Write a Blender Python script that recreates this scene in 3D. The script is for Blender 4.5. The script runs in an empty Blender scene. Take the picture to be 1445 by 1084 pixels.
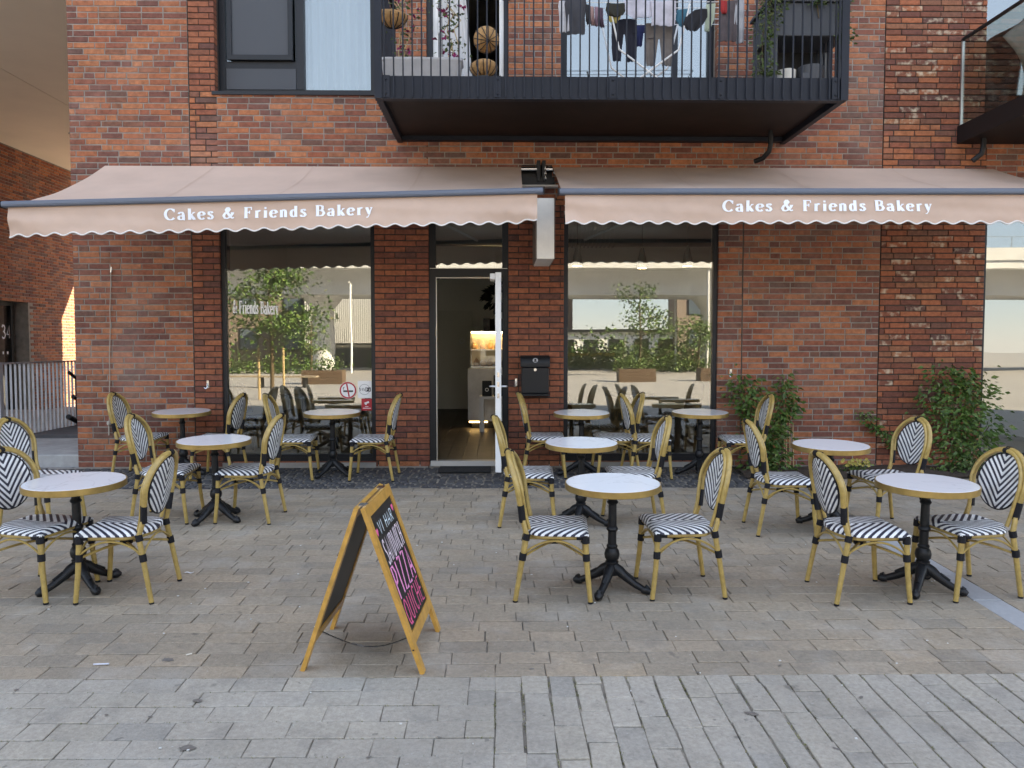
import bpy, math, random
from math import sin, cos, pi, radians, sqrt, atan2, atan
from mathutils import Vector, Matrix

R = random.Random(11)
scene = bpy.context.scene
col = scene.collection

# ------------------------------------------------------------------ camera, world, sun, exposure
cam_d = bpy.data.cameras.new('camera')
cam = bpy.data.objects.new('camera', cam_d)
col.objects.link(cam)
cam.location = (0, -9.16, 1.415)
cam.rotation_euler = (radians(90 - 2.81), 0, radians(-0.895))
cam_d.sensor_width = 36
cam_d.lens = 1120 / 1445 * 36
cam_d.clip_end = 1000
scene.camera = cam

SUN = Vector((0.779, 0.354, 0.517)).normalized()
EL = math.asin(SUN.z)
world = bpy.data.worlds.new('World')
scene.world = world
world.use_nodes = True
wn = world.node_tree
bg = wn.nodes['Background']
sky = wn.nodes.new('ShaderNodeTexSky')
sky.sky_type = 'NISHITA'
sky.sun_disc = False
sky.sun_elevation = EL
sky.sun_rotation = atan2(SUN.x, SUN.y)
sky.dust_density = 0.0
sky.altitude = 500
sky.ozone_density = 1.0
smix = wn.nodes.new('ShaderNodeMix')
smix.data_type = 'RGBA'
smix.inputs['Factor'].default_value = .82
smix.inputs['B'].default_value = (1.10, 1.56, 2.55, 1)
wn.links.new(sky.outputs[0], smix.inputs['A'])
wn.links.new(smix.outputs['Result'], bg.inputs[0])
bg.inputs[1].default_value = .13

sl = bpy.data.lights.new('sun', 'SUN')
so = bpy.data.objects.new('sun', sl)
col.objects.link(so)
sl.energy = 4.0
sl.angle = radians(0.5)
sl.color = (1.0, 0.95, 0.88)
so.rotation_euler = (-SUN).to_track_quat('-Z', 'Y').to_euler()
so.location = (30, 14, 40)

vs = scene.view_settings
vs.view_transform = 'Standard'
vs.look = 'None'
vs.gamma = 1
vs.exposure = 3.0
vs.use_curve_mapping = False
vs.use_white_balance = True
vs.white_balance_temperature = 9100
vs.white_balance_tint = 11
scene.cycles.max_bounces = 8
scene.cycles.diffuse_bounces = 4
scene.cycles.transparent_max_bounces = 24
scene.cycles.use_denoising = True

# ------------------------------------------------------------------ materials
MATS = {}


def node(nt, t, **kw):
    n = nt.nodes.new(t)
    for k, v in kw.items():
        setattr(n, k, v)
    return n


def mat(name, c=(.5, .5, .5), rough=.6, metal=0., var=0., vscale=6., bump=0., bscale=40., spec=.5, emit=None, estr=0., c2=None, coat=0., trans=0.):
    if name in MATS:
        return MATS[name]
    m = bpy.data.materials.new(name)
    m.use_nodes = True
    nt = m.node_tree
    b = nt.nodes['Principled BSDF']
    b.inputs['Base Color'].default_value = (*c, 1)
    b.inputs['Roughness'].default_value = rough
    b.inputs['Metallic'].default_value = metal
    b.inputs['Specular IOR Level'].default_value = spec
    b.inputs['Coat Weight'].default_value = coat
    if emit:
        b.inputs['Emission Color'].default_value = (*emit, 1)
        b.inputs['Emission Strength'].default_value = estr
    geo = node(nt, 'ShaderNodeNewGeometry')
    if var > 0:
        nz = node(nt, 'ShaderNodeTexNoise')
        nz.inputs['Scale'].default_value = vscale
        nz.inputs['Detail'].default_value = 6
        nz.inputs['Roughness'].default_value = .65
        nt.links.new(geo.outputs['Position'], nz.inputs['Vector'])
        mx = node(nt, 'ShaderNodeMix', data_type='RGBA')
        mr = node(nt, 'ShaderNodeMapRange')
        mr.inputs['From Min'].default_value = .3
        mr.inputs['From Max'].default_value = .7
        nt.links.new(nz.outputs['Fac'], mr.inputs['Value'])
        nt.links.new(mr.outputs[0], mx.inputs['Factor'])
        d = c2 or tuple(max(0, x * (1 - var)) for x in c)
        mx.inputs['A'].default_value = (*(min(1, x * (1 + .5 * var)) for x in c), 1)
        mx.inputs['B'].default_value = (*d, 1)
        nt.links.new(mx.outputs['Result'], b.inputs['Base Color'])
    if bump > 0:
        n2 = node(nt, 'ShaderNodeTexNoise')
        n2.inputs['Scale'].default_value = bscale
        n2.inputs['Detail'].default_value = 5
        nt.links.new(geo.outputs['Position'], n2.inputs['Vector'])
        bp = node(nt, 'ShaderNodeBump')
        bp.inputs['Strength'].default_value = bump
        bp.inputs['Distance'].default_value = .01
        nt.links.new(n2.outputs['Fac'], bp.inputs['Height'])
        nt.links.new(bp.outputs[0], b.inputs['Normal'])
    if trans > 0:
        out = nt.nodes['Material Output']
        t = node(nt, 'ShaderNodeBsdfTranslucent')
        t.inputs['Color'].default_value = (*c, 1)
        ms = node(nt, 'ShaderNodeMixShader')
        ms.inputs[0].default_value = trans
        nt.links.new(b.outputs[0], ms.inputs[1])
        nt.links.new(t.outputs[0], ms.inputs[2])
        nt.links.new(ms.outputs[0], out.inputs[0])
    MATS[name] = m
    return m


def ramp_piece(name, stops, rough=.8, mottle=.35, mscale=30., bump=.4, bscale=80., stain=None, efflor=None, mask_scale=1.):
    """material of bricks / stones: each piece takes its own colour from attribute rnd + object random"""
    m = bpy.data.materials.new(name)
    m.use_nodes = True
    nt = m.node_tree
    L = nt.links.new
    b = nt.nodes['Principled BSDF']
    b.inputs['Roughness'].default_value = rough
    b.inputs['Specular IOR Level'].default_value = .3
    at = node(nt, 'ShaderNodeAttribute', attribute_name='rnd')
    oi = node(nt, 'ShaderNodeObjectInfo')
    ad = node(nt, 'ShaderNodeMath', operation='ADD')
    L(at.outputs['Fac'], ad.inputs[0])
    L(oi.outputs['Random'], ad.inputs[1])
    fr = node(nt, 'ShaderNodeMath', operation='FRACT')
    L(ad.outputs[0], fr.inputs[0])
    cr = node(nt, 'ShaderNodeValToRGB')
    cr.color_ramp.interpolation = 'LINEAR'
    e = cr.color_ramp.elements
    while len(e) < len(stops):
        e.new(.5)
    for k, (p, c) in enumerate(stops):
        e[k].position = p
        e[k].color = (*c, 1)
    L(fr.outputs[0], cr.inputs[0])
    geo = node(nt, 'ShaderNodeNewGeometry')
    nz = node(nt, 'ShaderNodeTexNoise')
    nz.inputs['Scale'].default_value = mscale
    nz.inputs['Detail'].default_value = 7
    nz.inputs['Roughness'].default_value = .7
    L(geo.outputs['Position'], nz.inputs['Vector'])
    mr = node(nt, 'ShaderNodeMapRange')
    mr.inputs['From Min'].default_value = .3
    mr.inputs['From Max'].default_value = .7
    mr.inputs['To Min'].default_value = 1 - mottle
    mr.inputs['To Max'].default_value = 1 + mottle * .6
    L(nz.outputs['Fac'], mr.inputs['Value'])
    mu = node(nt, 'ShaderNodeMix', data_type='RGBA', blend_type='MULTIPLY')
    mu.inputs['Factor'].default_value = 1
    L(cr.outputs[0], mu.inputs['A'])
    L(mr.outputs[0], mu.inputs['B'])
    last = mu.outputs['Result']
    if stain:
        for (sc, lo, hi, amt, sc_col) in stain:
            n3 = node(nt, 'ShaderNodeTexNoise')
            n3.inputs['Scale'].default_value = sc
            n3.inputs['Detail'].default_value = 4
            L(geo.outputs['Position'], n3.inputs['Vector'])
            m3 = node(nt, 'ShaderNodeMapRange')
            m3.inputs['From Min'].default_value = lo
            m3.inputs['From Max'].default_value = hi
            m3.inputs['To Max'].default_value = amt
            L(n3.outputs['Fac'], m3.inputs['Value'])
            x3 = node(nt, 'ShaderNodeMix', data_type='RGBA')
            L(m3.outputs[0], x3.inputs['Factor'])
            L(last, x3.inputs['A'])
            x3.inputs['B'].default_value = (*sc_col, 1)
            last = x3.outputs['Result']
    if efflor:
        # pale salt bloom that differs per brick
        wn_ = node(nt, 'ShaderNodeMath', operation='MULTIPLY')
        L(fr.outputs[0], wn_.inputs[0])
        wn_.inputs[1].default_value = 7.31
        f2 = node(nt, 'ShaderNodeMath', operation='FRACT')
        L(wn_.outputs[0], f2.inputs[0])
        g = node(nt, 'ShaderNodeMath', operation='GREATER_THAN')
        g.inputs[1].default_value = efflor
        L(f2.outputs[0], g.inputs[0])
        n4 = node(nt, 'ShaderNodeTexNoise')
        n4.inputs['Scale'].default_value = 14
        n4.inputs['Detail'].default_value = 5
        L(geo.outputs['Position'], n4.inputs['Vector'])
        m4 = node(nt, 'ShaderNodeMapRange')
        m4.inputs['From Min'].default_value = .48
        m4.inputs['From Max'].default_value = .68
        m4.inputs['To Max'].default_value = .85
        L(n4.outputs['Fac'], m4.inputs['Value'])
        mm = node(nt, 'ShaderNodeMath', operation='MULTIPLY')
        L(g.outputs[0], mm.inputs[0])
        L(m4.outputs[0], mm.inputs[1])
        x4 = node(nt, 'ShaderNodeMix', data_type='RGBA')
        L(mm.outputs[0], x4.inputs['Factor'])
        L(last, x4.inputs['A'])
        x4.inputs['B'].default_value = (.55, .45, .33, 1)
        last = x4.outputs['Result']
    L(last, b.inputs['Base Color'])
    n2 = node(nt, 'ShaderNodeTexNoise')
    n2.inputs['Scale'].default_value = bscale
    n2.inputs['Detail'].default_value = 6
    L(geo.outputs['Position'], n2.inputs['Vector'])
    bp = node(nt, 'ShaderNodeBump')
    bp.inputs['Strength'].default_value = bump
    bp.inputs['Distance'].default_value = .006
    L(n2.outputs['Fac'], bp.inputs['Height'])
    L(bp.outputs[0], b.inputs['Normal'])
    MATS[name] = m
    return m


def glass_mat(name, f0=.22, tint=(.95, .97, .96), rough=0.0):
    m = bpy.data.materials.new(name)
    m.use_nodes = True
    nt = m.node_tree
    L = nt.links.new
    nt.nodes.remove(nt.nodes['Principled BSDF'])
    out = nt.nodes['Material Output']
    tr = node(nt, 'ShaderNodeBsdfTransparent')
    tr.inputs[0].default_value = (*tint, 1)
    gl = node(nt, 'ShaderNodeBsdfGlossy')
    gl.inputs['Roughness'].default_value = rough
    gl.inputs['Color'].default_value = (.97, 1, .99, 1)
    lw = node(nt, 'ShaderNodeLayerWeight')
    lw.inputs['Blend'].default_value = .5
    p = node(nt, 'ShaderNodeMath', operation='POWER')
    p.inputs[1].default_value = 5
    L(lw.outputs['Facing'], p.inputs[0])
    mr = node(nt, 'ShaderNodeMapRange')
    mr.inputs['To Min'].default_value = f0
    mr.inputs['To Max'].default_value = 1
    L(p.outputs[0], mr.inputs['Value'])
    ms = node(nt, 'ShaderNodeMixShader')
    L(mr.outputs[0], ms.inputs[0])
    L(tr.outputs[0], ms.inputs[1])
    L(gl.outputs[0], ms.inputs[2])
    L(ms.outputs[0], out.inputs[0])
    # very slight waviness of float glass
    geo = node(nt, 'ShaderNodeNewGeometry')
    nz = node(nt, 'ShaderNodeTexNoise')
    nz.inputs['Scale'].default_value = 1.1
    nz.inputs['Detail'].default_value = 1
    L(geo.outputs['Position'], nz.inputs['Vector'])
    bp = node(nt, 'ShaderNodeBump')
    bp.inputs['Strength'].default_value = .04
    bp.inputs['Distance'].default_value = .02
    L(nz.outputs['Fac'], bp.inputs['Height'])
    L(bp.outputs[0], gl.inputs['Normal'])
    MATS[name] = m
    return m


def weave_mat(name, period, slope):
    """navy and white chevron weave, from the uv of the woven panel (metres, v along the chair axis)"""
    m = bpy.data.materials.new(name)
    m.use_nodes = True
    nt = m.node_tree
    L = nt.links.new
    b = nt.nodes['Principled BSDF']
    b.inputs['Roughness'].default_value = .42
    uv = node(nt, 'ShaderNodeUVMap')
    sp = node(nt, 'ShaderNodeSeparateXYZ')
    L(uv.outputs[0], sp.inputs[0])
    ab = node(nt, 'ShaderNodeMath', operation='ABSOLUTE')
    L(sp.outputs[0], ab.inputs[0])
    # stair-step |u| and v by the strand width so the stripe edges look woven
    sn = node(nt, 'ShaderNodeMath', operation='SNAP')
    sn.inputs[1].default_value = .0055
    L(ab.outputs[0], sn.inputs[0])
    mu = node(nt, 'ShaderNodeMath', operation='MULTIPLY')
    mu.inputs[1].default_value = slope
    L(sn.outputs[0], mu.inputs[0])
    sb = node(nt, 'ShaderNodeMath', operation='SUBTRACT')
    L(sp.outputs[1], sb.inputs[0])
    L(mu.outputs[0], sb.inputs[1])
    dv = node(nt, 'ShaderNodeMath', operation='DIVIDE')
    dv.inputs[1].default_value = period
    L(sb.outputs[0], dv.inputs[0])
    ad = node(nt, 'ShaderNodeMath', operation='ADD')
    ad.inputs[1].default_value = 50.
    L(dv.outputs[0], ad.inputs[0])
    fr = node(nt, 'ShaderNodeMath', operation='FRACT')
    L(ad.outputs[0], fr.inputs[0])
    gt = node(nt, 'ShaderNodeMath', operation='GREATER_THAN')
    gt.inputs[1].default_value = .52
    L(fr.outputs[0], gt.inputs[0])
    mx = node(nt, 'ShaderNodeMix', data_type='RGBA')
    L(gt.outputs[0], mx.inputs['Factor'])
    geo = node(nt, 'ShaderNodeNewGeometry')
    nzw = node(nt, 'ShaderNodeTexNoise')
    nzw.inputs['Scale'].default_value = 11
    nzw.inputs['Detail'].default_value = 5
    L(geo.outputs['Position'], nzw.inputs['Vector'])
    crw = node(nt, 'ShaderNodeValToRGB')
    crw.color_ramp.elements[0].position = .3
    crw.color_ramp.elements[0].color = (.62, .61, .58, 1)
    crw.color_ramp.elements[1].position = .6
    crw.color_ramp.elements[1].color = (.83, .84, .85, 1)
    L(nzw.outputs['Fac'], crw.inputs[0])
    L(crw.outputs[0], mx.inputs['A'])
    mx.inputs['B'].default_value = (.012, .014, .035, 1)
    L(mx.outputs['Result'], b.inputs['Base Color'])
    # strand relief
    w1 = node(nt, 'ShaderNodeMath', operation='SINE')
    m1 = node(nt, 'ShaderNodeMath', operation='MULTIPLY')
    m1.inputs[1].default_value = 2 * pi / .0055
    L(sp.outputs[0], m1.inputs[0])
    L(m1.outputs[0], w1.inputs[0])
    w2 = node(nt, 'ShaderNodeMath', operation='SINE')
    m2 = node(nt, 'ShaderNodeMath', operation='MULTIPLY')
    m2.inputs[1].default_value = 2 * pi / .011
    L(sp.outputs[1], m2.inputs[0])
    L(m2.outputs[0], w2.inputs[0])
    m3 = node(nt, 'ShaderNodeMath', operation='MULTIPLY')
    L(w1.outputs[0], m3.inputs[0])
    L(w2.outputs[0], m3.inputs[1])
    bp = node(nt, 'ShaderNodeBump')
    bp.inputs['Strength'].default_value = .5
    bp.inputs['Distance'].default_value = .002
    L(m3.outputs[0], bp.inputs['Height'])
    L(bp.outputs[0], b.inputs['Normal'])
    MATS[name] = m
    return m


def brick_tex(name, c1, c2, mortar, scale=1., axis='XZ', rough=.85):
    m = bpy.data.materials.new(name)
    m.use_nodes = True
    nt = m.node_tree
    L = nt.links.new
    b = nt.nodes['Principled BSDF']
    b.inputs['Roughness'].default_value = rough
    geo = node(nt, 'ShaderNodeNewGeometry')
    sp = node(nt, 'ShaderNodeSeparateXYZ')
    L(geo.outputs['Position'], sp.inputs[0])
    cb = node(nt, 'ShaderNodeCombineXYZ')
    L(sp.outputs['XYZ'.index(axis[0])], cb.inputs[0])
    L(sp.outputs['XYZ'.index(axis[1])], cb.inputs[1])
    bt = node(nt, 'ShaderNodeTexBrick')
    bt.inputs['Color1'].default_value = (*c1, 1)
    bt.inputs['Color2'].default_value = (*c2, 1)
    bt.inputs['Mortar'].default_value = (*mortar, 1)
    bt.inputs['Scale'].default_value = 1.
    bt.inputs['Brick Width'].default_value = .24 * scale
    bt.inputs['Row Height'].default_value = .0667 * scale
    bt.inputs['Mortar Size'].default_value = .006 * scale
    L(cb.outputs[0], bt.inputs['Vector'])
    L(bt.outputs[0], b.inputs['Base Color'])
    MATS[name] = m
    return m


# ------------------------------------------------------------------ mesh helper
class MB:
    def __init__(s):
        s.v = []
        s.f = []
        s.r = []
        s.uv = {}

    def add(s, verts, faces, rnd=0.):
        o = len(s.v)
        s.v.extend(tuple(p) for p in verts)
        for f in faces:
            s.f.append(tuple(i + o for i in f))
            s.r.append(rnd)
        return s

    def box(s, x0, x1, y0, y1, z0, z1, c=0., rnd=0., M=None):
        X = (x0, x1)
        Y = (y0, y1)
        Z = (z0, z1)
        if c <= 0:
            vv = [(X[i], Y[j], Z[k]) for i in (0, 1) for j in (0, 1) for k in (0, 1)]
            ff = [(0, 1, 3, 2), (4, 6, 7, 5), (0, 4, 5, 1), (2, 3, 7, 6), (0, 2, 6, 4), (1, 5, 7, 3)]
        else:
            c = min(c, .45 * abs(x1 - x0), .45 * abs(y1 - y0), .45 * abs(z1 - z0))
            vv = []
            ix = {}
            for i in (0, 1):
                for j in (0, 1):
                    for k in (0, 1):
                        sx, sy, sz = 1 - 2 * i, 1 - 2 * j, 1 - 2 * k
                        for a in range(3):
                            p = [X[i] + sx * c, Y[j] + sy * c, Z[k] + sz * c]
                            p[a] = (X[i], Y[j], Z[k])[a]
                            ix[i, j, k, a] = len(vv)
                            vv.append(tuple(p))
            ff = []
            for k in (0, 1):
                q = [(0, 0), (1, 0), (1, 1), (0, 1)]
                ff.append(tuple(ix[k, a, b_, 0] for a, b_ in q))
                ff.append(tuple(ix[a, k, b_, 1] for a, b_ in q))
                ff.append(tuple(ix[a, b_, k, 2] for a, b_ in q))
            for i in (0, 1):
                for j in (0, 1):
                    ff.append((ix[i, j, 0, 0], ix[i, j, 1, 0], ix[i, j, 1, 1], ix[i, j, 0, 1]))
                    ff.append((ix[i, 0, j, 0], ix[i, 1, j, 0], ix[i, 1, j, 2], ix[i, 0, j, 2]))
                    ff.append((ix[0, i, j, 1], ix[1, i, j, 1], ix[1, i, j, 2], ix[0, i, j, 2]))
                    for k in (0, 1):
                        ff.append((ix[i, j, k, 0], ix[i, j, k, 1], ix[i, j, k, 2]))
            # orient outward
            cx = Vector(((x0 + x1) / 2, (y0 + y1) / 2, (z0 + z1) / 2))
            fo = []
            for f in ff:
                a, b_, d = (Vector(vv[f[n]]) for n in (0, 1, 2))
                nrm = (b_ - a).cross(d - a)
                ce = sum((Vector(vv[n]) for n in f), Vector()) / len(f)
                fo.append(f if nrm.dot(ce - cx) > 0 else tuple(reversed(f)))
            ff = fo
        if M is not None:
            vv = [tuple(M @ Vector(p)) for p in vv]
        return s.add(vv, ff, rnd)

    def piece(s, x0, x1, y0, y1, z0, z1, c, ax, rnd, jit=0., cj=0.):
        """cheap brick / stone: a box chamfered round one face (ax: 'y-' faces -y, 'z+' faces up, 'x+' faces +x)"""
        if ax == 'y-':
            P = lambda u, w, d: (u, d, w)
            u0, u1, w0, w1, df, db = x0, x1, z0, z1, y0, y1
            sg = 1
        elif ax == 'z+':
            P = lambda u, w, d: (u, w, d)
            u0, u1, w0, w1, df, db = x0, x1, y0, y1, z1, z0
            sg = -1
        else:
            P = lambda u, w, d: (d, u, w)
            u0, u1, w0, w1, df, db = y0, y1, z0, z1, x1, x0
            sg = -1
        a, b_ = R.uniform(-jit, jit), R.uniform(-jit, jit)
        um, wm = (u0 + u1) / 2, (w0 + w1) / 2
        D = lambda u, w: df + a * (u - um) + b_ * (w - wm)
        vv = []
        J = [(R.uniform(-cj, cj), R.uniform(-cj, cj)) if cj else (0., 0.) for _ in range(4)]
        Q4 = ((0, 0), (1, 0), (1, 1), (0, 1))
        for k, (uu, ww) in enumerate(Q4):
            u = (u0, u1)[uu] + (c if uu == 0 else -c) + J[k][0]
            w = (w0, w1)[ww] + (c if ww == 0 else -c) + J[k][1]
            vv.append(P(u, w, D(u, w)))
        for k, (uu, ww) in enumerate(Q4):
            u, w = (u0, u1)[uu] + J[k][0], (w0, w1)[ww] + J[k][1]
            vv.append(P(u, w, D(u, w) + sg * c))
        for k, (uu, ww) in enumerate(Q4):
            vv.append(P((u0, u1)[uu] + J[k][0], (w0, w1)[ww] + J[k][1], db))
        ff = [(0, 1, 2, 3)]
        for k in range(4):
            n = (k + 1) % 4
            ff.append((k, k + 4, n + 4, n))
            ff.append((k + 4, k + 8, n + 8, n + 4))
        return s.add(vv, ff, rnd)

    def tube(s, pts, r, seg=8, closed=False, cap=True, rnd=0., sy=1.):
        P = [Vector(p) for p in pts]
        n = len(P)
        rr = r if isinstance(r, (list, tuple)) else [r] * n
        T = []
        for i in range(n):
            if closed:
                t = P[(i + 1) % n] - P[i - 1]
            else:
                t = P[min(i + 1, n - 1)] - P[max(i - 1, 0)]
            T.append(t.normalized() if t.length > 1e-9 else Vector((0, 0, 1)))
        up = Vector((0, 0, 1)) if abs(T[0].z) < .9 else Vector((1, 0, 0))
        N = (up - T[0] * up.dot(T[0])).normalized()
        vv = []
        for i in range(n):
            if i:
                N = (N - T[i] * N.dot(T[i]))
                N = N.normalized() if N.length > 1e-6 else Vector((1, 0, 0))
            B = T[i].cross(N)
            for k in range(seg):
                a = 2 * pi * k / seg
                vv.append(tuple(P[i] + (N * cos(a) + B * sin(a) * sy) * rr[i]))
        ff = []
        for i in range(n if closed else n - 1):
            j = (i + 1) % n
            for k in range(seg):
                q = (k + 1) % seg
                ff.append((i * seg + k, j * seg + k, j * seg + q, i * seg + q)[::-1])
        if cap and not closed:
            ff.append(tuple(range(seg)))
            ff.append(tuple((n - 1) * seg + k for k in reversed(range(seg))))
        return s.add(vv, ff, rnd)

    def lathe(s, prof, seg=24, c=(0, 0, 0), rnd=0., cap=True, a0=0., a1=2 * pi):
        vv = []
        full = abs(a1 - a0 - 2 * pi) < 1e-6
        ns = seg if full else seg + 1
        for (r, z) in prof:
            for k in range(ns):
                a = a0 + (a1 - a0) * k / seg
                vv.append((c[0] + r * cos(a), c[1] + r * sin(a), c[2] + z))
        ff = []
        for i in range(len(prof) - 1):
            for k in range(seg):
                q = (k + 1) % ns
                ff.append((i * ns + k, i * ns + q, (i + 1) * ns + q, (i + 1) * ns + k))
        if cap and full:
            ff.append(tuple(reversed(range(ns))))
            ff.append(tuple((len(prof) - 1) * ns + k for k in range(ns)))
        return s.add(vv, ff, rnd)

    def grid(s, fn, nu, nv, rnd=0., uvf=None):
        o = len(s.v)
        vv = [fn(i / nu, j / nv) for j in range(nv + 1) for i in range(nu + 1)]
        ff = [(j * (nu + 1) + i, j * (nu + 1) + i + 1, (j + 1) * (nu + 1) + i + 1, (j + 1) * (nu + 1) + i) for j in range(nv) for i in range(nu)]
        return s.add(vv, ff, rnd)

    def build(s, name, m, parent=None, smooth=None, shift=None):
        me = bpy.data.meshes.new(name)
        me.from_pydata(s.v, [], s.f)
        if any(s.r):
            a = me.attributes.new('rnd', 'FLOAT', 'FACE')
            a.data.foreach_set('value', s.r)
        me.materials.append(m)
        if smooth:
            me.polygons.foreach_set('use_smooth', [True] * len(me.polygons))
            me.set_sharp_from_angle(angle=radians(smooth))
        me.update()
        o = bpy.data.objects.new(name, me)
        col.objects.link(o)
        if parent:
            o.parent = parent
        return o


def tag(o, label=None, cat=None, group=None, kind=None):
    if label:
        o['label'] = label
    if cat:
        o['category'] = cat
    if group:
        o['group'] = group
    if kind:
        o['kind'] = kind
    return o


def empty(name, loc=(0, 0, 0), label=None, cat=None, group=None, kind=None):
    o = bpy.data.objects.new(name, None)
    o.empty_display_size = .1
    col.objects.link(o)
    o.location = loc
    return tag(o, label, cat, group, kind)


KIDS = {}


def copy_tree(o, parent=None):
    c = o.copy()
    col.objects.link(c)
    c.parent = parent
    for ch in [x for x in o.children]:
        copy_tree(ch, c)
    return c


SL = .04
TILT = Matrix.Rotation(atan(SL), 4, 'X')


def place(o, x, y, yaw):
    z = SL * y
    o.matrix_world = Matrix.Translation((x, y, z)) @ TILT @ Matrix.Rotation(radians(yaw), 4, 'Z')


def arc(cx, cy, rx, ry, a0, a1, n=12):
    return [(cx + rx * cos(radians(a0 + (a1 - a0) * k / n)), cy + ry * sin(radians(a0 + (a1 - a0) * k / n))) for k in range(n + 1)]


# ------------------------------------------------------------------ hand-made lettering (strokes)
SERIF = {
    'C': (.86, [('c', arc(.44, .5, .40, .5, 42, 318, 18)), ('t', [(.76, .98), (.76, .68)])]),
    'a': (.58, [('c', arc(.25, .17, .2, .17, 0, 360, 14)), ('b', [(.44, .48), (.44, .06), (.56, .02)]), ('c', [(.44, .48), (.38, .63), (.25, .66), (.12, .6), (.1, .5)])]),
    'k': (.66, [('b', [(.16, 0), (.16, 1)]), ('t', [(.56, .64), (.2, .3)]), ('b', [(.28, .38), (.54, 0)]), ('s', (.03, .3, 0)), ('s', (.03, .16, .96)), ('s', (.42, .66, 0)), ('s', (.42, .64, .63))]),
    'e': (.58, [('c', arc(.3, .33, .25, .33, 10, 320, 16)), ('t', [(.06, .37), (.53, .37)])]),
    's': (.5, [('c', [(.4, .52), (.36, .63), (.24, .66), (.11, .6), (.1, .48), (.22, .38), (.36, .3), (.42, .17), (.33, .03), (.2, 0), (.09, .05), (.07, .17)])]),
    '&': (1.0, [('c', [(.95, .08), (.8, .02), (.62, .2), (.36, .62), (.3, .82), (.38, .97), (.5, .98), (.57, .84), (.46, .64), (.2, .46), (.1, .25), (.18, .05), (.38, 0), (.62, .14), (.78, .36), (.84, .52)]), ('s', (.68, .96, .52))]),
    'F': (.72, [('b', [(.2, 0), (.2, 1)]), ('t', [(.05, .97), (.66, .97)]), ('t', [(.2, .52), (.5, .52)]), ('t', [(.65, 1.), (.65, .74)]), ('t', [(.5, .66), (.5, .38)]), ('s', (.05, .38, 0))]),
    'r': (.52, [('b', [(.18, 0), (.18, .66)]), ('c', [(.18, .45), (.27, .6), (.4, .66), (.46, .58)]), ('s', (.04, .34, 0)), ('s', (.04, .18, .63))]),
    'i': (.36, [('b', [(.18, 0), (.18, .66)]), ('d', (.17, .88)), ('s', (.04, .33, 0)), ('s', (.04, .18, .63))]),
    'n': (.68, [('b', [(.16, 0), (.16, .66)]), ('c', [(.16, .5), (.26, .63), (.38, .66), (.48, .58), (.5, .45), (.5, 0)]), ('s', (.03, .28, 0)), ('s', (.39, .64, 0)), ('s', (.03, .16, .63))]),
    'd': (.64, [('c', arc(.27, .32, .2, .32, 0, 360, 14)), ('b', [(.47, 0), (.47, 1)]), ('s', (.34, .47, .97)), ('s', (.47, .6, .0))]),
    'B': (.84, [('b', [(.2, 0), (.2, 1)]), ('c', [(.2, .97), (.45, .97), (.62, .88), (.62, .66), (.45, .53), (.2, .53)]), ('c', [(.45, .53), (.66, .45), (.72, .27), (.62, .08), (.42, .02), (.2, .02)]), ('s', (.04, .2, .98)), ('s', (.04, .2, .02))]),
    'y': (.6, [('b', [(.12, .64), (.34, .06)]), ('t', [(.52, .64), (.3, -.08), (.2, -.26), (.08, -.24)]), ('s', (.02, .26, .64)), ('s', (.4, .6, .64))]),
    ' ': (.34, []),
}
SANS = {
    'V': (.7, [[(.05, 1), (.33, 0), (.62, 1)]]), 'I': (.3, [[(.15, 0), (.15, 1)]]), 'H': (.7, [[(.1, 0), (.1, 1)], [(.6, 0), (.6, 1)], [(.1, .5), (.6, .5)]]),
    'A': (.72, [[(.05, 0), (.36, 1), (.67, 0)], [(.16, .33), (.56, .33)]]), 'R': (.66, [[(.1, 0), (.1, 1), (.45, .97), (.56, .75), (.45, .52), (.1, .5)], [(.3, .5), (.58, 0)]]),
    'S': (.62, [[(.55, .85), (.42, 1), (.2, .98), (.08, .8), (.15, .6), (.42, .45), (.54, .25), (.45, .04), (.2, 0), (.06, .15)]]),
    'N': (.7, [[(.1, 0), (.1, 1), (.6, 0), (.6, 1)]]), 'D': (.7, [[(.1, 0), (.1, 1), (.4, .95), (.6, .7), (.6, .3), (.4, .05), (.1, 0)]]),
    'W': (.95, [[(.05, 1), (.25, 0), (.47, .8), (.7, 0), (.9, 1)]]), 'C': (.66, [arc(.38, .5, .3, .5, 50, 310, 10)]),
    'P': (.62, [[(.1, 0), (.1, 1), (.42, .96), (.56, .74), (.42, .5), (.1, .46)]]), 'Z': (.64, [[(.08, 1), (.56, 1), (.08, 0), (.58, 0)]]),
    'Q': (.76, [arc(.38, .5, .31, .5, 0, 360, 14), [(.42, .22), (.68, -.06)]]), 'U': (.7, [[(.1, 1), (.1, .25), (.22, .02), (.48, .02), (.6, .25), (.6, 1)]]),
    'E': (.6, [[(.55, 1), (.1, 1), (.1, 0), (.55, 0)], [(.1, .52), (.46, .52)]]),
    'i': (.26, [[(.13, 0), (.13, .62)], [(.13, .82), (.13, .94)]]), 'F': (.56, [[(.1, 0), (.1, 1), (.52, 1)], [(.1, .52), (.42, .52)]]),
    '3': (.62, [[(.08, .86), (.2, .99), (.42, .98), (.52, .8), (.44, .58), (.24, .52), (.46, .46), (.56, .24), (.44, .03), (.2, 0), (.06, .14)]]),
    '4': (.66, [[(.46, 0), (.46, 1), (.06, .3), (.6, .3)]]), ' ': (.4, []),
}


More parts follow.
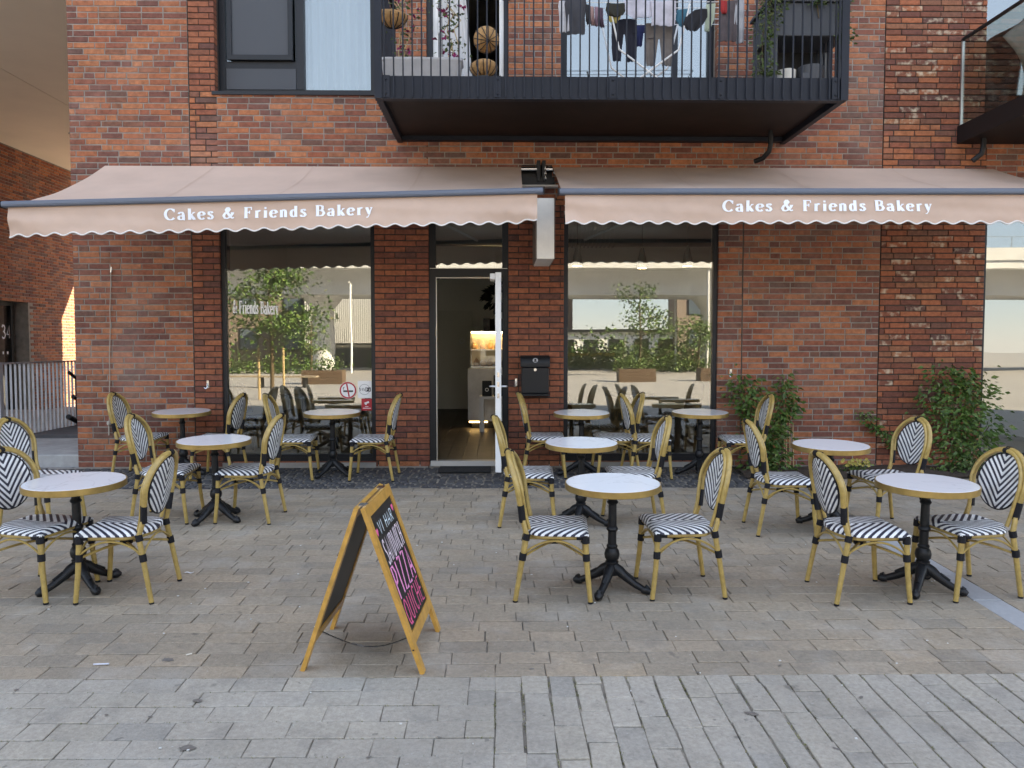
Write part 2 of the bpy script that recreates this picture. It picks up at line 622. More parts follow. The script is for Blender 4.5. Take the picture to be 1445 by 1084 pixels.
def ribbon(mb, pts, wf, mapf, lift, rnd=0.):
    """flat ribbon along pts; wf(dx,dy)->half width; mapf(x,y,lift)->3D"""
    n = len(pts)
    L_, Rr = [], []
    for i in range(n):
        a = pts[max(0, i - 1)]
        b_ = pts[min(n - 1, i + 1)]
        dx, dy = b_[0] - a[0], b_[1] - a[1]
        l = sqrt(dx * dx + dy * dy) or 1
        dx, dy = dx / l, dy / l
        w = wf(dx, dy)
        L_.append((pts[i][0] - dy * w, pts[i][1] + dx * w))
        Rr.append((pts[i][0] + dy * w, pts[i][1] - dx * w))
    vv = [mapf(p[0], p[1], lift) for p in L_] + [mapf(p[0], p[1], lift) for p in Rr]
    ff = [(i, i + n, i + 1 + n, i + 1) for i in range(n - 1)]
    mb.add(vv, ff, rnd)


def serif_text(mb, text, mapf, spacing=.12, cond=1., bold=1.):
    """unit cap height; returns total width"""
    x = 0.
    k = 0
    thick, thin = .085 * bold, .03 * bold
    for ch in text:
        adv, st = SERIF[ch]
        off = x

        def mf(px, py, l, off=off):
            return mapf((off + px * cond), py, l)
        for kind, d in st:
            k += 1
            l = (k % 7) * 1e-4
            if kind == 'b':
                ribbon(mb, d, lambda dx, dy: thick, mf, l)
            elif kind == 't':
                ribbon(mb, d, lambda dx, dy: thin, mf, l)
            elif kind == 'c':
                ribbon(mb, d, lambda dx, dy: thin + (thick - thin) * abs(dy) ** 1.3, mf, l)
            elif kind == 's':
                ribbon(mb, [(d[0], d[2]), (d[1], d[2])], lambda dx, dy: .034, mf, l + .5e-4)
            elif kind == 'd':
                ribbon(mb, [(d[0] - .09, d[1]), (d[0], d[1]), (d[0] + .09, d[1])], lambda dx, dy: .09, mf, l)
        x += adv * cond + spacing
    return x - spacing


def sans_text(mb, text, mapf, w=.06, spacing=.1):
    x = 0.
    k = 0
    for ch in text:
        adv, st = SANS[ch]
        for d in st:
            k += 1
            ribbon(mb, d, lambda dx, dy: w, (lambda px, py, l, off=x: mapf(off + px, py, l)), (k % 5) * 1e-4)
        x += adv + spacing
    return x - spacing


def text_width(text, font, spacing, cond=1.):
    return sum(font[c][0] * cond + spacing for c in text) - spacing


# ------------------------------------------------------------------ colours
BR = [(0.0, (0.416, 0.150, 0.069)), (.14, (0.369, 0.121, 0.058)), (.28, (0.424, 0.160, 0.077)), (.42, (0.315, 0.100, 0.055)), (.54, (0.237, 0.082, 0.052)),
      (.66, (0.194, 0.072, 0.052)), (.78, (0.163, 0.068, 0.052)), (.84, (0.393, 0.141, 0.065)), (.93, (0.132, 0.071, 0.058)), (1.0, (0.323, 0.117, 0.062))]
BT = [(0.0, (.31, .105, .055)), (.2, (.27, .088, .05)), (.4, (.34, .115, .058)), (.6, (.23, .076, .047)), (.75, (.18, .064, .046)), (.85, (.29, .10, .053)), (.95, (.12, .055, .046)), (1.0, (.30, .10, .053))]
M_brick = ramp_piece('brick_clay', BR, mottle=.46, mscale=15, bump=.6, stain=[(1.3, .5, .72, .14, (.45, .40, .36))])
BP = [(0.0, (0.379, 0.124, 0.059)), (.25, (0.311, 0.099, 0.052)), (.45, (0.209, 0.072, 0.044)), (.62, (0.166, 0.061, 0.044)), (.8, (0.345, 0.141, 0.072)), (.92, (0.124, 0.056, 0.046)), (1.0, (0.277, 0.099, 0.055))]
M_brickt = ramp_piece('brick_clay_even', BT, mottle=.45, mscale=14, bump=.6)
M_brickp = ramp_piece('brick_clay_bloomed', BP, mottle=.4, mscale=20, bump=.5, efflor=.70)
M_mortar = mat('mortar_grey', (.28, .25, .22), .95, var=.3, vscale=9, bump=.5, bscale=120)
M_mortard = mat('mortar_dark', (.05, .04, .034), .95, var=.3, vscale=9)
M_black = mat('black_powder_coat', (.012, .0125, .014), .45, spec=.3)
M_frame = mat('anthracite_frame', (.016, .018, .022), .4, spec=.3)
M_steel = mat('balcony_steel', (.013, .016, .024), .5, spec=.25, var=.25, vscale=5)
M_soffitb = mat('balcony_underside', (.022, .014, .012), .6, spec=.25, var=.4, vscale=3)
M_glass = glass_mat('shop_glass', .15)
M_gdoor = glass_mat('door_glass', .04)
M_gup = glass_mat('upper_glass', .18, (.7, .75, .76))
M_gclear = glass_mat('clear_glass', .05, (.93, .96, .95))
M_white = mat('white_paint', (.74, .74, .73), .5)
M_fabric = mat('awning_fabric', (.585, .42, .335), .85, var=.10, vscale=1.6, bump=.25, bscale=260, trans=.05)
M_alu = mat('awning_bar', (.115, .14, .185), .42, .3)
M_letter = mat('white_print', (.80, .84, .90), .6)
M_chrome = mat('chrome', (.6, .6, .6), .2, 1.)
M_tan = mat('bamboo_painted_aluminium', (.42, .285, .09), .34, var=.28, vscale=24, coat=.15)
M_bind = mat('dark_binding', (.010, .010, .013), .6, spec=.25, bump=.5, bscale=300)
M_seat = weave_mat('seat_weave', .054, -1.05)
M_back = weave_mat('back_weave', .049, 1.2)
M_cast = mat('cast_iron', (.010, .011, .013), .42, spec=.35, var=.3, vscale=30)
M_brass = mat('brass_rim', (.50, .335, .12), .36, .75, var=.25, vscale=9)
M_wood = mat('pine_varnished', (.56, .29, .062), .42, var=.28, vscale=14, coat=.2)
M_board = mat('blackboard', (.016, .017, .018), .5, var=.4, vscale=10)
M_conc = mat('concrete', (.34, .33, .31), .9, var=.25, vscale=3, bump=.3)
M_leaf = ramp_piece('green_leaf', [(0, (.05, .11, .022)), (.4, (.08, .155, .032)), (.7, (.04, .08, .022)), (.9, (.14, .21, .05)), (1, (.12, .13, .05))], rough=.42, mottle=.2, bump=.1)
M_leafd = ramp_piece('ivy_leaf', [(0, (.05, .085, .025)), (.5, (.075, .12, .04)), (.8, (.12, .14, .06)), (1, (.035, .055, .02))], rough=.75, mottle=.2, bump=.1)
M_stem = mat('plant_stem', (.09, .06, .03), .8)
M_cane = mat('bamboo_cane', (.45, .33, .17), .7)

# marble top
M_marble = mat('marble_top', (.78, .79, .81), .16)
nt = M_marble.node_tree
b_ = nt.nodes['Principled BSDF']
oi = node(nt, 'ShaderNodeObjectInfo')
geo = node(nt, 'ShaderNodeNewGeometry')
nzd = node(nt, 'ShaderNodeTexNoise')
nzd.inputs['Scale'].default_value = 1.8
nzd.inputs['Detail'].default_value = 5
nzd.inputs['Distortion'].default_value = 1.6
nt.links.new(geo.outputs['Position'], nzd.inputs['Vector'])
sb = node(nt, 'ShaderNodeMath', operation='SUBTRACT')
sb.inputs[1].default_value = .5
nt.links.new(nzd.outputs['Fac'], sb.inputs[0])
ab = node(nt, 'ShaderNodeMath', operation='ABSOLUTE')
nt.links.new(sb.outputs[0], ab.inputs[0])
mrv = node(nt, 'ShaderNodeMapRange')
mrv.inputs['From Min'].default_value = 0
mrv.inputs['From Max'].default_value = .012
mrv.inputs['To Min'].default_value = .3
mrv.inputs['To Max'].default_value = 0
nt.links.new(ab.outputs[0], mrv.inputs['Value'])
mxv = node(nt, 'ShaderNodeMix', data_type='RGBA')
mxv.inputs['A'].default_value = (.78, .79, .81, 1)
mxv.inputs['B'].default_value = (.36, .36, .37, 1)
nt.links.new(mrv.outputs[0], mxv.inputs['Factor'])
nt.links.new(mxv.outputs['Result'], b_.inputs['Base Color'])

# =================================================================== GROUND
gs = [(0.0, (0.425, 0.382, 0.324)), (.3, (0.370, 0.336, 0.289)), (.55, (0.410, 0.369, 0.313)), (.75, (0.330, 0.307, 0.273)), (.88, (0.390, 0.351, 0.294)), (1, (0.430, 0.387, 0.326))]
STN = [(19., .70, .74, .55, (.09, .085, .08)), (7., .69, .76, .6, (.07, .065, .06)), (.9, .42, .72, .45, (.19, .17, .145)), (3.2, .52, .75, .35, (.44, .415, .38)), (5.5, .56, .76, .4, (.15, .14, .13)), (60., .66, .76, .45, (.52, .52, .5)), (130., .62, .74, .45, (.10, .095, .09))]
M_pgrey = ramp_piece('paver_grey', gs, rough=.85, mottle=.26, mscale=42, bump=.7, bscale=110, stain=STN)
wsx = [(0.0, (0.345, 0.281, 0.211)), (.25, (0.386, 0.307, 0.228)), (.5, (0.309, 0.254, 0.193)), (.7, (0.355, 0.295, 0.229)), (.85, (0.283, 0.238, 0.187)), (1, (0.371, 0.294, 0.214))]
M_pwarm = ramp_piece('paver_warm', wsx, rough=.85, mottle=.28, mscale=38, bump=.7, bscale=100, stain=STN)
M_sett = ramp_piece('sett_dark', [(0, (.055, .055, .06)), (.5, (.08, .08, .085)), (.8, (.045, .045, .05)), (1, (.11, .105, .10))], rough=.7, mottle=.3, bump=.6)
M_joint = mat('joint_sand', (.30, .265, .22), .95, var=.3, vscale=7, c2=(.06, .052, .043))
M_plaza = brick_tex('plaza_paving', (.36, .34, .32), (.27, .26, .25), (.15, .14, .13), 3., 'XY')

ground = MB()


def gz(y):
    return SL * y if y > -8 else SL * -8


ys = [60, 14, 0, -8, -20, -60, -200]
for i in range(len(ys) - 1):
    za = 0 if ys[i] >= 0 else gz(ys[i])
    zb = 0 if ys[i + 1] >= 0 else gz(ys[i + 1])
    ground.add([(-200, ys[i + 1], zb - .03), (200, ys[i + 1], zb - .03), (200, ys[i], za - .03), (-200, ys[i], za - .03)], [(0, 1, 2, 3)])
ground.build('ground', M_plaza)
bpy.data.objects['ground']['kind'] = 'structure'

pave = empty('pavement', (0, 0, 0), 'block paving in brown and grey bands sloping gently away from the bakery front', None, None, 'structure')
pave.rotation_euler = (atan(SL), 0, 0)
b = MB()
b.box(-9, 9, -7.3, .0, -.2, -.008)
b.build('joint_bed', M_joint, pave)

stones = []   # (x0,x1,y0,y1,material key,rnd,z)
CX, CY = 0.0, -9.16
Y_MID, Y_F = -1.09, -5.335
row = .1405
y = Y_F
k = 0
STRIP = (2.955, 3.135)
while y < Y_MID - .05:
    y1 = min(y + row, Y_MID)
    for (xa, xb) in ((-7.2, STRIP[0]), (STRIP[1], 8.4)):
        x = xa
        first = True
        while x < xb - .02:
            ln = .252 + R.uniform(-.006, .006)
            if first:
                ln = [.252, .126, .19, .07][k % 4] + R.uniform(-.02, .02)
                first = False
            if R.random() < .07:
                ln *= .5
            x1 = min(x + ln, xb)
            if xb - x1 < .05:
                x1 = xb
            stones.append((x, x1, y, y1, 'w', R.random()))
            x = x1
    y = y1
    k += 1
# front grey band, left: courses across; right: columns running away
y = Y_F
k = 0
while y > -7.2:
    y0 = y - row
    x = -.022
    x1 = x
    first = True
    while x1 > -4.2:
        ln = .252 + R.uniform(-.006, .006)
        if first:
            ln = [.252, .126][k % 2]
            first = False
        if R.random() < .06:
            ln *= .5
        stones.append((x1 - ln, x1, y0, y, 'g', R.random()))
        x1 -= ln
    y = y0
    k += 1
x = -.022
k = 0
while x < 4.4:
    x1 = x + .1285
    y = Y_F
    first = True
    while y > -7.2:
        ln = .262 + R.uniform(-.008, .008)
        if first:
            ln = R.uniform(.08, .26)
            first = False
        stones.append((x, x1, y - ln, y, 'c', R.random()))
        y -= ln
    x = x1
    k += 1
# strip slabs
y = Y_F
while y < -2.6:
    stones.append((STRIP[0], STRIP[1], y, y + .5, 's', R.random()))
    y += .5
MK = {'w': M_pwarm, 'g': M_pgrey, 'c': M_pgrey, 's': mat('granite_strip', (.345, .35, .36), .7, var=.12, vscale=30)}
vis = []
for s_ in stones:
    xm, ym = (s_[0] + s_[1]) / 2, (s_[2] + s_[3]) / 2
    dep = ym - CY
    inview = dep > 2.95 and abs(xm + .0) < .66 * dep
    vis.append((dep if inview else 99 + dep, s_))
vis.sort(key=lambda t: t[0])
for n, (d, s_) in enumerate(vis[:300]):
    x0, x1, y0, y1, mk, rn = s_
    b = MB()
    g = .0026 if mk != 'c' else .0045
    gx = .0018
    cx, cy = (x0 + x1) / 2, (y0 + y1) / 2
    b.piece(x0 - cx + (g if mk == 'c' else gx), x1 - cx - (g if mk == 'c' else gx), y0 - cy + (.002 if mk == 'c' else g), y1 - cy - (.002 if mk == 'c' else g), -.06, R.uniform(-.002, .003), .0028, 'z+', rn, .012, .003 if mk != 'c' else .0065)
    o = b.build('paving_stone', MK[mk], pave)
    o.location = (cx, cy, 0)
rest = {}
for d, s_ in vis[300:]:
    x0, x1, y0, y1, mk, rn = s_
    b = rest.setdefault(mk, MB())
    g = .0026 if mk != 'c' else .0045
    b.piece(x0 + (g if mk == 'c' else .002), x1 - (g if mk == 'c' else .002), y0 + (.002 if mk == 'c' else g), y1 - (.002 if mk == 'c' else g), -.06, R.uniform(-.002, .003), .0025, 'z+', rn, .012, .0028)
NM = {'w': 'brown_paving', 'g': 'grey_paving', 'c': 'grey_paving', 's': 'slab_strip'}
for mk, b in rest.items():
    tag(b.build(NM[mk], MK[mk], pave), kind='stuff')
# dark setts along the wall
b = MB()
y = -.03
while y > -1.085:
    h = .085
    x = -7.0 + R.uniform(0, .1)
    while x < 2.62:
        w = R.uniform(.075, .115)
        if not (-.70 < x < -.08 and y > -.36):
            dz = R.uniform(-.004, .006)
            b.piece(x + .005, x + w - .005, y - h + .005 + R.uniform(-.006, .006), y - .005 + R.uniform(-.006, .006), -.05, dz, .014, 'z+', R.random(), .07)
        x += w
    y -= h
tag(b.build('dark_sett_strip', M_sett, pave), kind='stuff')
b = MB()
x = 2.63
for yy in (-.72, -.86, -1.0):
    x = 2.63
    while x < 8:
        b.piece(x + .002, x + .25, yy - .085 - .05, yy - .002, -.06, R.uniform(-.001, .002), .003, 'z+', R.random(), .008)
        x += .2525
tag(b.build('brown_paving', M_pwarm, pave), kind='stuff')
# moss and grass blades in the joints of the column paving
b = MB()
for n in range(34):
    x = -.022 + .1285 * n
    if x > 4:
        break
    y = Y_F - .01
    dens = max(0.08, 1.15 - abs(x - .4) * .36)
    while y > -7:
        if R.random() < dens * (.15 + 1.1 * max(0, sin(y * 5.3 + n * 2.1) * sin(y * 13 + n))):
            for q in range(R.randint(1, 4)):
                px, py = x + R.uniform(-.006, .006), y + R.uniform(-.02, .02)
                h = R.uniform(-.002, .008)
                a = R.uniform(0, pi)
                w = R.uniform(.002, .0045)
                lx, ly = R.uniform(-.008, .008), R.uniform(-.008, .008)
                b.add([(px - w * cos(a), py - w * sin(a), -.006), (px + w * cos(a), py + w * sin(a), -.006), (px + lx, py + ly, h)], [(0, 1, 2)], R.random())
        y -= R.uniform(.004, .022)
for n in range(500):
    x = R.uniform(-2.6, 0)
    kk = R.randint(0, 8)
    y = Y_F - row * kk
    px, py = x, y + R.uniform(-.003, .003)
    w = R.uniform(.002, .004)
    b.add([(px - w, py, -.006), (px + w, py, -.006), (px + R.uniform(-.01, .01), py + R.uniform(-.006, .006), R.uniform(.002, .006))], [(0, 1, 2)], R.random())
M_moss = ramp_piece('joint_moss', [(0, (.14, .15, .055)), (.5, (.22, .21, .10)), (1, (.30, .27, .16))], mottle=.2, bump=0.05)
tag(b.build('joint_grass', M_moss, pave), None, None, None, 'stuff')
# pale sand left in the joints
# planting bed
M_soil = mat('soil', (.06, .04, .028), .95, var=.5, vscale=20, bump=1., bscale=60)
b = MB()


def soilf(u, v):
    return (2.66 + u * 5.0, -.70 + v * .70, .012 + .018 * sin(u * 60 + v * 4) * sin(v * 7 + u * 23) + (.02 * sin(v * pi)))


b.grid(soilf, 80, 10)
o = b.build('planting_bed', M_soil, None, 60)
o.rotation_euler = (atan(SL), 0, 0)
tag(o, 'strip of brown soil along the foot of the right-hand brick wall', None, None, 'structure')

# =================================================================== BUILDING
bld = empty('brick_building', (0, 0, 0), 'red brick apartment building with a bakery on its ground floor', 'building')
ZT = 6.2
OPEN = [  # x0,x1,z0,z1
    (-3.194, -1.426, .05, 2.92), (-.816, .106, .03, 2.92), (.736, 2.528, .05, 2.92), (5.61, 7.2, .05, 2.92),
    (-3.215, -1.40, 4.27, 6.25), (-.83, .107, 3.93, 6.25), (.706, 2.48, 3.93, 6.25), (5.56, 7.2, 3.93, 6.25)]
ZONES = [  # x0,x1,z0,z1,mode
    (-4.85, -3.51, 0, ZT, 'wild'), (-3.50, -3.19, 0, 4.0, 'tight'), (-3.50, -3.2, 4.0, ZT, 'tight'), (-1.43, -.81, 0, 3.1, 'tight'), (.10, .74, 0, 3.1, 'tight'),
    (2.52, 2.80, 0, 3.1, 'wild'), (2.81, 4.395, 0, 3.1, 'wild'), (4.405, 5.62, 0, ZT, 'panel')]


def zone_at(x, z):
    for q in ZONES:
        if q[0] <= x < q[1] and q[2] <= z < q[3]:
            return q[4]
    return 'wild'


# backing (mortar) cells
xs = sorted(set([-4.85, 7.9, -3.51, -3.50, 4.395, 4.405, 2.80, 2.81] + [v for q in OPEN for v in q[:2]]))
zs = sorted(set([-.1, ZT, 3.1] + [v for q in OPEN for v in q[2:]]))
wl, wd = MB(), MB()
for i in range(len(xs) - 1):
    for j in range(len(zs) - 1):
        xm, zm = (xs[i] + xs[i + 1]) / 2, (zs[j] + zs[j + 1]) / 2
        if zm > ZT or any(q[0] < xm < q[1] and q[2] < zm < q[3] for q in OPEN):
            continue
        md = zone_at(xm, zm)
        joint = xs[i + 1] - xs[i] < .02
        (wd if md in ('tight', 'panel') or joint else wl).box(xs[i], xs[i + 1], .03 if joint else (.009 if md != 'wild' else .0045), .36, max(zs[j], -.1), min(zs[j + 1], ZT))
wl.build('wall', M_mortar, bld)
tag(wd.build('wall_joints', M_mortard, bld), kind='stuff')

bricks = []
CO = .0667
nrow = int(ZT / CO)
for r_ in range(nrow):
    z0 = r_ * CO + .012
    z1 = z0 + CO - .0115
    zm = (z0 + z1) / 2
    iv = [(-4.85, 7.85)]
    cuts = [(q[0] + .004, q[1] - .004) for q in OPEN if q[2] < zm < q[3]]
    br = sorted([-3.505, 2.805, 4.40] if zm < 3.1 else [-3.505, 4.40])
    segs = [-4.85] + br + [7.85]
    iv = [(segs[i] + (.007 if i else 0), segs[i + 1] - (.007 if i < len(segs) - 2 else 0)) for i in range(len(segs) - 1)]
    for c in cuts:
        nv = []
        for a, e in iv:
            if c[1] <= a or c[0] >= e:
                nv.append((a, e))
                continue
            if c[0] - a > .03:
                nv.append((a, c[0]))
            if e - c[1] > .03:
                nv.append((c[1], e))
        iv = nv
    for a, e in iv:
        md = zone_at((a + e) / 2, zm) if e - a < 3 else 'wild'
        hj = .012 if md == 'wild' else .009
        x = a
        first = True
        while x < e - .02:
            if md == 'wild':
                ln = .228 if R.random() < .74 else .108
                if first:
                    ln = R.choice([.228, .108, .168, .06])
            else:
                ln = .231
                if first and (r_ % 2):
                    ln = .111
                if first and md == 'panel':
                    ln = [.231, .111, .17, .05, .14][(r_ * 2 + r_ // 3) % 5]
            first = False
            x1 = x + ln
            if x1 > e or e - x1 < .035:
                x1 = e
            bricks.append((x, x1, z0, z1, md))
            x = x1 + hj


def shown(q):
    x0, x1, z0, z1, md = q
    if x1 - x0 < .22 or x1 - x0 > .236 or z1 > 2.6 or z0 < .05 or x0 < -4.83 or x1 > 5.7:
        return None
    xm, zm = (x0 + x1) / 2, (z0 + z1) / 2
    return xm * xm + 1.5 * (zm - 1.5) ** 2


rank = sorted([(shown(q), i) for i, q in enumerate(bricks) if shown(q) is not None])
single = set(i for _, i in rank[:300])
bst = {'wild': MB(), 'panel': MB(), 'tight': MB()}
proto = {}


def brick_dims(md):
    return dict(wild=(.0, .0035), tight=(.0, .003), panel=(-.001, .004))[md]


for i, (x0, x1, z0, z1, md) in enumerate(bricks):
    yf, ch = brick_dims(md)
    yf += R.uniform(-.003, .0015)
    if i in single:
        key = (md, R.randint(0, 3))
        if key not in proto:
            pb = MB()
            w2, h2 = .1155 if md != 'wild' else .114, (z1 - z0) / 2
            pb.piece(-w2, w2, 0, .1, -h2, h2, ch, 'y-', .0001, .012)
            me = pb.build('brick', dict(panel=M_brickp, tight=M_brickt, wild=M_brick)[md], bld)
            proto[key] = me.data
            o = me
        else:
            o = bpy.data.objects.new('brick', proto[key])
            col.objects.link(o)
            o.parent = bld
        o.location = ((x0 + x1) / 2, yf, (z0 + z1) / 2)
        o.rotation_euler = (0, R.uniform(-.003, .003), 0)
    else:
        dz = R.uniform(-.0012, .0012)
        bst[md].piece(x0, x1, yf, .1, z0 + dz, z1 + dz, ch, 'y-', R.random(), .012)
for md, m_ in (('wild', M_brick), ('tight', M_brickt), ('panel', M_brickp)):
    tag(bst[md].build('brick_courses', m_, bld), kind='stuff')

# masses: rest of the building (storeys above, flank to the right, rear, interior shell)
M_bt = brick_tex('brick_upper', (.3, .11, .055), (.17, .065, .045), (.22, .19, .16))
M_plaster = mat('interior_plaster', (.42, .42, .39), .85)
M_ceil = mat('shop_ceiling', (.07, .07, .07), .9)
b = MB()
b.box(-30, 40, .01, 12, ZT, 20)
b.box(7.9, 40, .01, 12, -.2, ZT)
b.box(-4.84, 7.9, 8.2, 12, -.2, ZT)
b.box(-4.84, -4.6, .36, 8.2, -.2, ZT)
b.box(-30, -4.85, 0.02, 12, 5.6, ZT)
b.build('upper_storeys', M_bt, bld)
b = MB()
b.box(-4.6, 7.9, 7.85, 8.2, 0, 3.6)          # rear wall of the shop
b.box(-4.6, -4.5, .36, 7.85, 0, 3.6)
b.box(7.8, 7.9, .36, 7.85, 0, 3.6)
b.box(-.2, -.08, 7.0, 7.85, .05, 3.6)
b.build('shop_wall', mat('shop_plaster', (.80, .79, .72), .85), bld)
b = MB()
b.box(-4.6, 7.9, .36, 8.2, 3.6, 3.9)
b.build('shop_ceiling', M_ceil, bld)
M_floorwood = mat('dark_wood_floor', (.10, .078, .06), .45, var=.4, vscale=6)
b = MB()
x = -4.6
while x < 7.9:
    b.box(x + .001, x + .178, .10, 7.85, -.05, .048 + R.uniform(0, .001))
    x += .18
b.build('shop_floor', M_floorwood, bld)
b = MB()
b.box(-4.6, 7.9, 5.0, 8.2, 3.9, ZT)
for xx in (-1.2, .55, 3.2):
    b.box(xx, xx + .15, .36, 5.0, 3.9, ZT)
b.build('room_wall', M_plaster, bld)
b = MB()
b.box(-4.6, 7.9, .36, 5, 3.9, 3.93)
b.build('room_floor', M_floorwood, bld)


# --- windows
def window(name, x0, x1, z0, z1, y, fw=.055, glass=M_glass, bars=(), sill=True):
    f = MB()
    f.box(x0, x0 + fw, y, y + .07, z0, z1)
    f.box(x1 - fw, x1, y, y + .07, z0, z1)
    f.box(x0 + fw, x1 - fw, y, y + .07, z0, z0 + fw)
    f.box(x0 + fw, x1 - fw, y, y + .07, z1 - fw, z1)
    o = f.build(name, M_frame, bld)
    p = MB()
    p.box(x0 + fw - .004, x1 - fw + .004, y + .03, y + .042, z0 + fw - .004, z1 - fw + .004)
    p.build('pane', glass, o)
    return o


W1 = window('shop_window', -3.19, -1.43, .06, 2.91, .035, .05)
W2 = window('shop_window', .74, 2.524, .06, 2.91, .035, .05)
W3 = window('shop_window', 5.606, 7.2, .06, 2.91, .035, .05)
for W, x0, x1 in ((W1, -3.19, -1.43), (W2, .74, 2.524), (W3, 5.606, 7.2)):
    s = MB()
    s.box(x0, x1, -.03, .034, .0, .058)
    s.build('window_sill', M_conc, W)
    s = MB()
    s.box(x0 + .05, x1 - .05, .03, .075, .111, .15)
    s.build('bottom_rail', M_frame, W)
# lettering on the left window
b = MB()
LX0, LX1 = -3.075, -2.55
tw = text_width('& Friends Bakery', SERIF, .03, .62)
sc = (LX1 - LX0) / tw
xx = 0.
for chr_ in '& Friends Bakery':
    if chr_ != ' ':
        b = MB()
        serif_text(b, chr_, lambda x, y, l: (LX0 + (xx + x) * sc, .0635 - l, 1.785 + y * .14 - .03 * xx * sc), .03, .62, 1.3)
        b.build('letter', mat('window_print', (.95, .95, .95), .6), W1)
    xx += SERIF[chr_][0] * .62 + .03

# upper windows
U1 = window('upper_window', -3.21, -1.41, 4.275, 6.2, .16, .07, M_gup)
s = MB()
s.box(-3.24, -1.38, -.025, .159, 4.235, 4.273)
s.build('window_sill', M_frame, U1)
s = MB()
s.box(-2.33, -2.24, .15, .24, 4.346, 6.2)
s.box(-3.14, -2.331, .152, .23, 4.58, 4.66)
s.build('mullion', M_frame, U1)
s = MB()
s.box(-3.10, -2.36, .10, .149, 4.665, 4.72)
s.box(-3.10, -3.05, .10, .149, 4.721, 6.2)
s.box(-2.41, -2.36, .10, .149, 4.721, 6.2)
s.build('tilted_sash', M_frame, U1)
s = MB()
s.box(-3.05, -2.41, .12, .132, 4.721, 6.2)
s.build('opaque_sash_pane', mat('painted_dark_glass', (.05, .056, .066), .6), U1)  # opaque sheet for the sash glass, its dark reflection put into the colour
s = MB()
s.box(-3.13, -2.335, .150, .159, 4.346, 4.579)

s.build('opaque_lower_pane', mat('painted_dark_glass', (.05, .056, .066), .6), U1)  # opaque sheet over the lower pane, painted as dark as the glass reflects


def curtain(name, x0, x1, z0, z1, y, c, parent, folds=14, amp=.03, label=None):
    b = MB()
    b.grid(lambda u, v: (x0 + (x1 - x0) * u, y + amp * sin(u * folds * 2 * pi + .6 * sin(v * 3)) + .01 * sin(u * 40), z0 + (z1 - z0) * v), folds * 6, 4)
    return b.build(name, mat('curtain_' + name, c, .9, trans=.3), parent, 80)


curtain('curtain', -2.24, -1.45, 4.3, 6.2, .34, (.78, .78, .78), U1, 9)
U2 = window('upper_window', .71, 2.476, 3.94, 6.2, .16, .07, glass_mat('sky_glass', .24, (.6, .66, .68)))
s = MB()
s.box(2.0, 2.06, .15, .24, 4.012, 6.2)
s.build('mullion', M_frame, U2)
U3 = window('upper_window', 5.565, 7.2, 3.94, 6.2, .16, .07, MATS['sky_glass'])
curtain('blind', 2.0, 2.42, 4.0, 6.2, .5, (.6, .62, .64), U2, 6)
# balcony door
bd = MB()
bd.box(-.826, -.756, .05, .2, 3.935, 6.2)
bd.box(.05, .103, .05, .2, 3.935, 6.2)
bd.box(-.756, .05, .05, .2, 3.935, 3.96)
BD = bd.build('balcony_door', M_frame, bld)
s = MB()
s.box(-.754, -.70, .08, .16, 3.962, 6.2)
s.box(.0, .048, .08, .16, 3.962, 6.2)
s.build('white_jamb', M_white, BD)
s = MB()
s.box(-.69, -.676, .03, .079, 4.95, 5.13, .003)
s.build('handle', M_white, BD)
s = MB()
s.grid(lambda u, v: (-.70 + u * (.22 + .20 * (1 - v) ** .7), .24 + .06 * u + .02 * sin(u * 26 + v * 2), 3.96 + 2.2 * v), 40, 10)
s.build('door_curtain', mat('white_curtain', (.80, .80, .80), .9, trans=.25), BD, 80)

# --- shop door: frame, transom, open leaf
df = MB()
df.box(-.812, -.735, .03, .13, .05, 2.91)
df.box(.03, .102, .03, .13, .05, 2.91)
df.box(-.735, .03, .03, .13, 2.20, 2.30)
df.box(-.735, .03, .03, .13, 2.85, 2.91)
DF = df.build('door_frame', M_black, bld)
s = MB()
s.box(-.738, .033, .07, .08, 2.298, 2.852)
s.build('transom_pane', M_glass, DF)
s = MB()
s.box(-.73, -.722, .012, .029, .06, 2.19)
s.box(-.721, .02, .012, .029, 2.182, 2.19)
s.box(-.80, .09, .02, .029, 2.292, 2.298)
s.build('door_stop_trim', mat('pale_aluminium', (.55, .53, .48), .4, .4), DF)
s = MB()
s.box(-.80, .09, -.02, .10, .012, .075, .004)
s.build('threshold', mat('threshold_aluminium', (.5, .5, .49), .45, .5), DF)
leaf = MB()
DX0, DX1, DY0, DY1 = -.045, .017, -.87, -.02
leaf.box(DX0, DX1, DY0, DY0 + .10, .075, 2.17, .004)
leaf.box(DX0, DX1, DY1 - .10, DY1, .075, 2.17, .004)
leaf.box(DX0, DX1, DY0 + .10, DY1 - .10, .075, .19)
leaf.box(DX0, DX1, DY0 + .10, DY1 - .10, 2.05, 2.17)
LF = leaf.build('door', M_white, bld)
s = MB()
s.box(-.02, -.008, DY0 + .095, DY1 - .095, .185, 2.055)
s.build('pane', M_gclear, LF)
for sx in (-1, 1):
    s = MB()
    xx = DX0 if sx < 0 else DX1
    s.tube([(xx, DY0 + .05, .98), (xx + sx * .05, DY0 + .05, .98), (xx + sx * .055, DY0 + .06, .98), (xx + sx * .055, DY0 + .17, .975)], .010, 8)
    s.build('handle', mat('satin_steel', (.62, .62, .62), .3, .9), LF)
s = MB()
s.box(-.10, -.046, DY0 + .02, DY0 + .3, 2.10, 2.16, .004)
s.build('door_closer', M_white, LF)
s = MB()
for zz in (.86, .98, 1.08):
    s.box(DX0 + .02, DX1 - .02, DY0 - .003, DY0 + .001, zz, zz + .05)
s.build('lock_plate', M_chrome, LF)

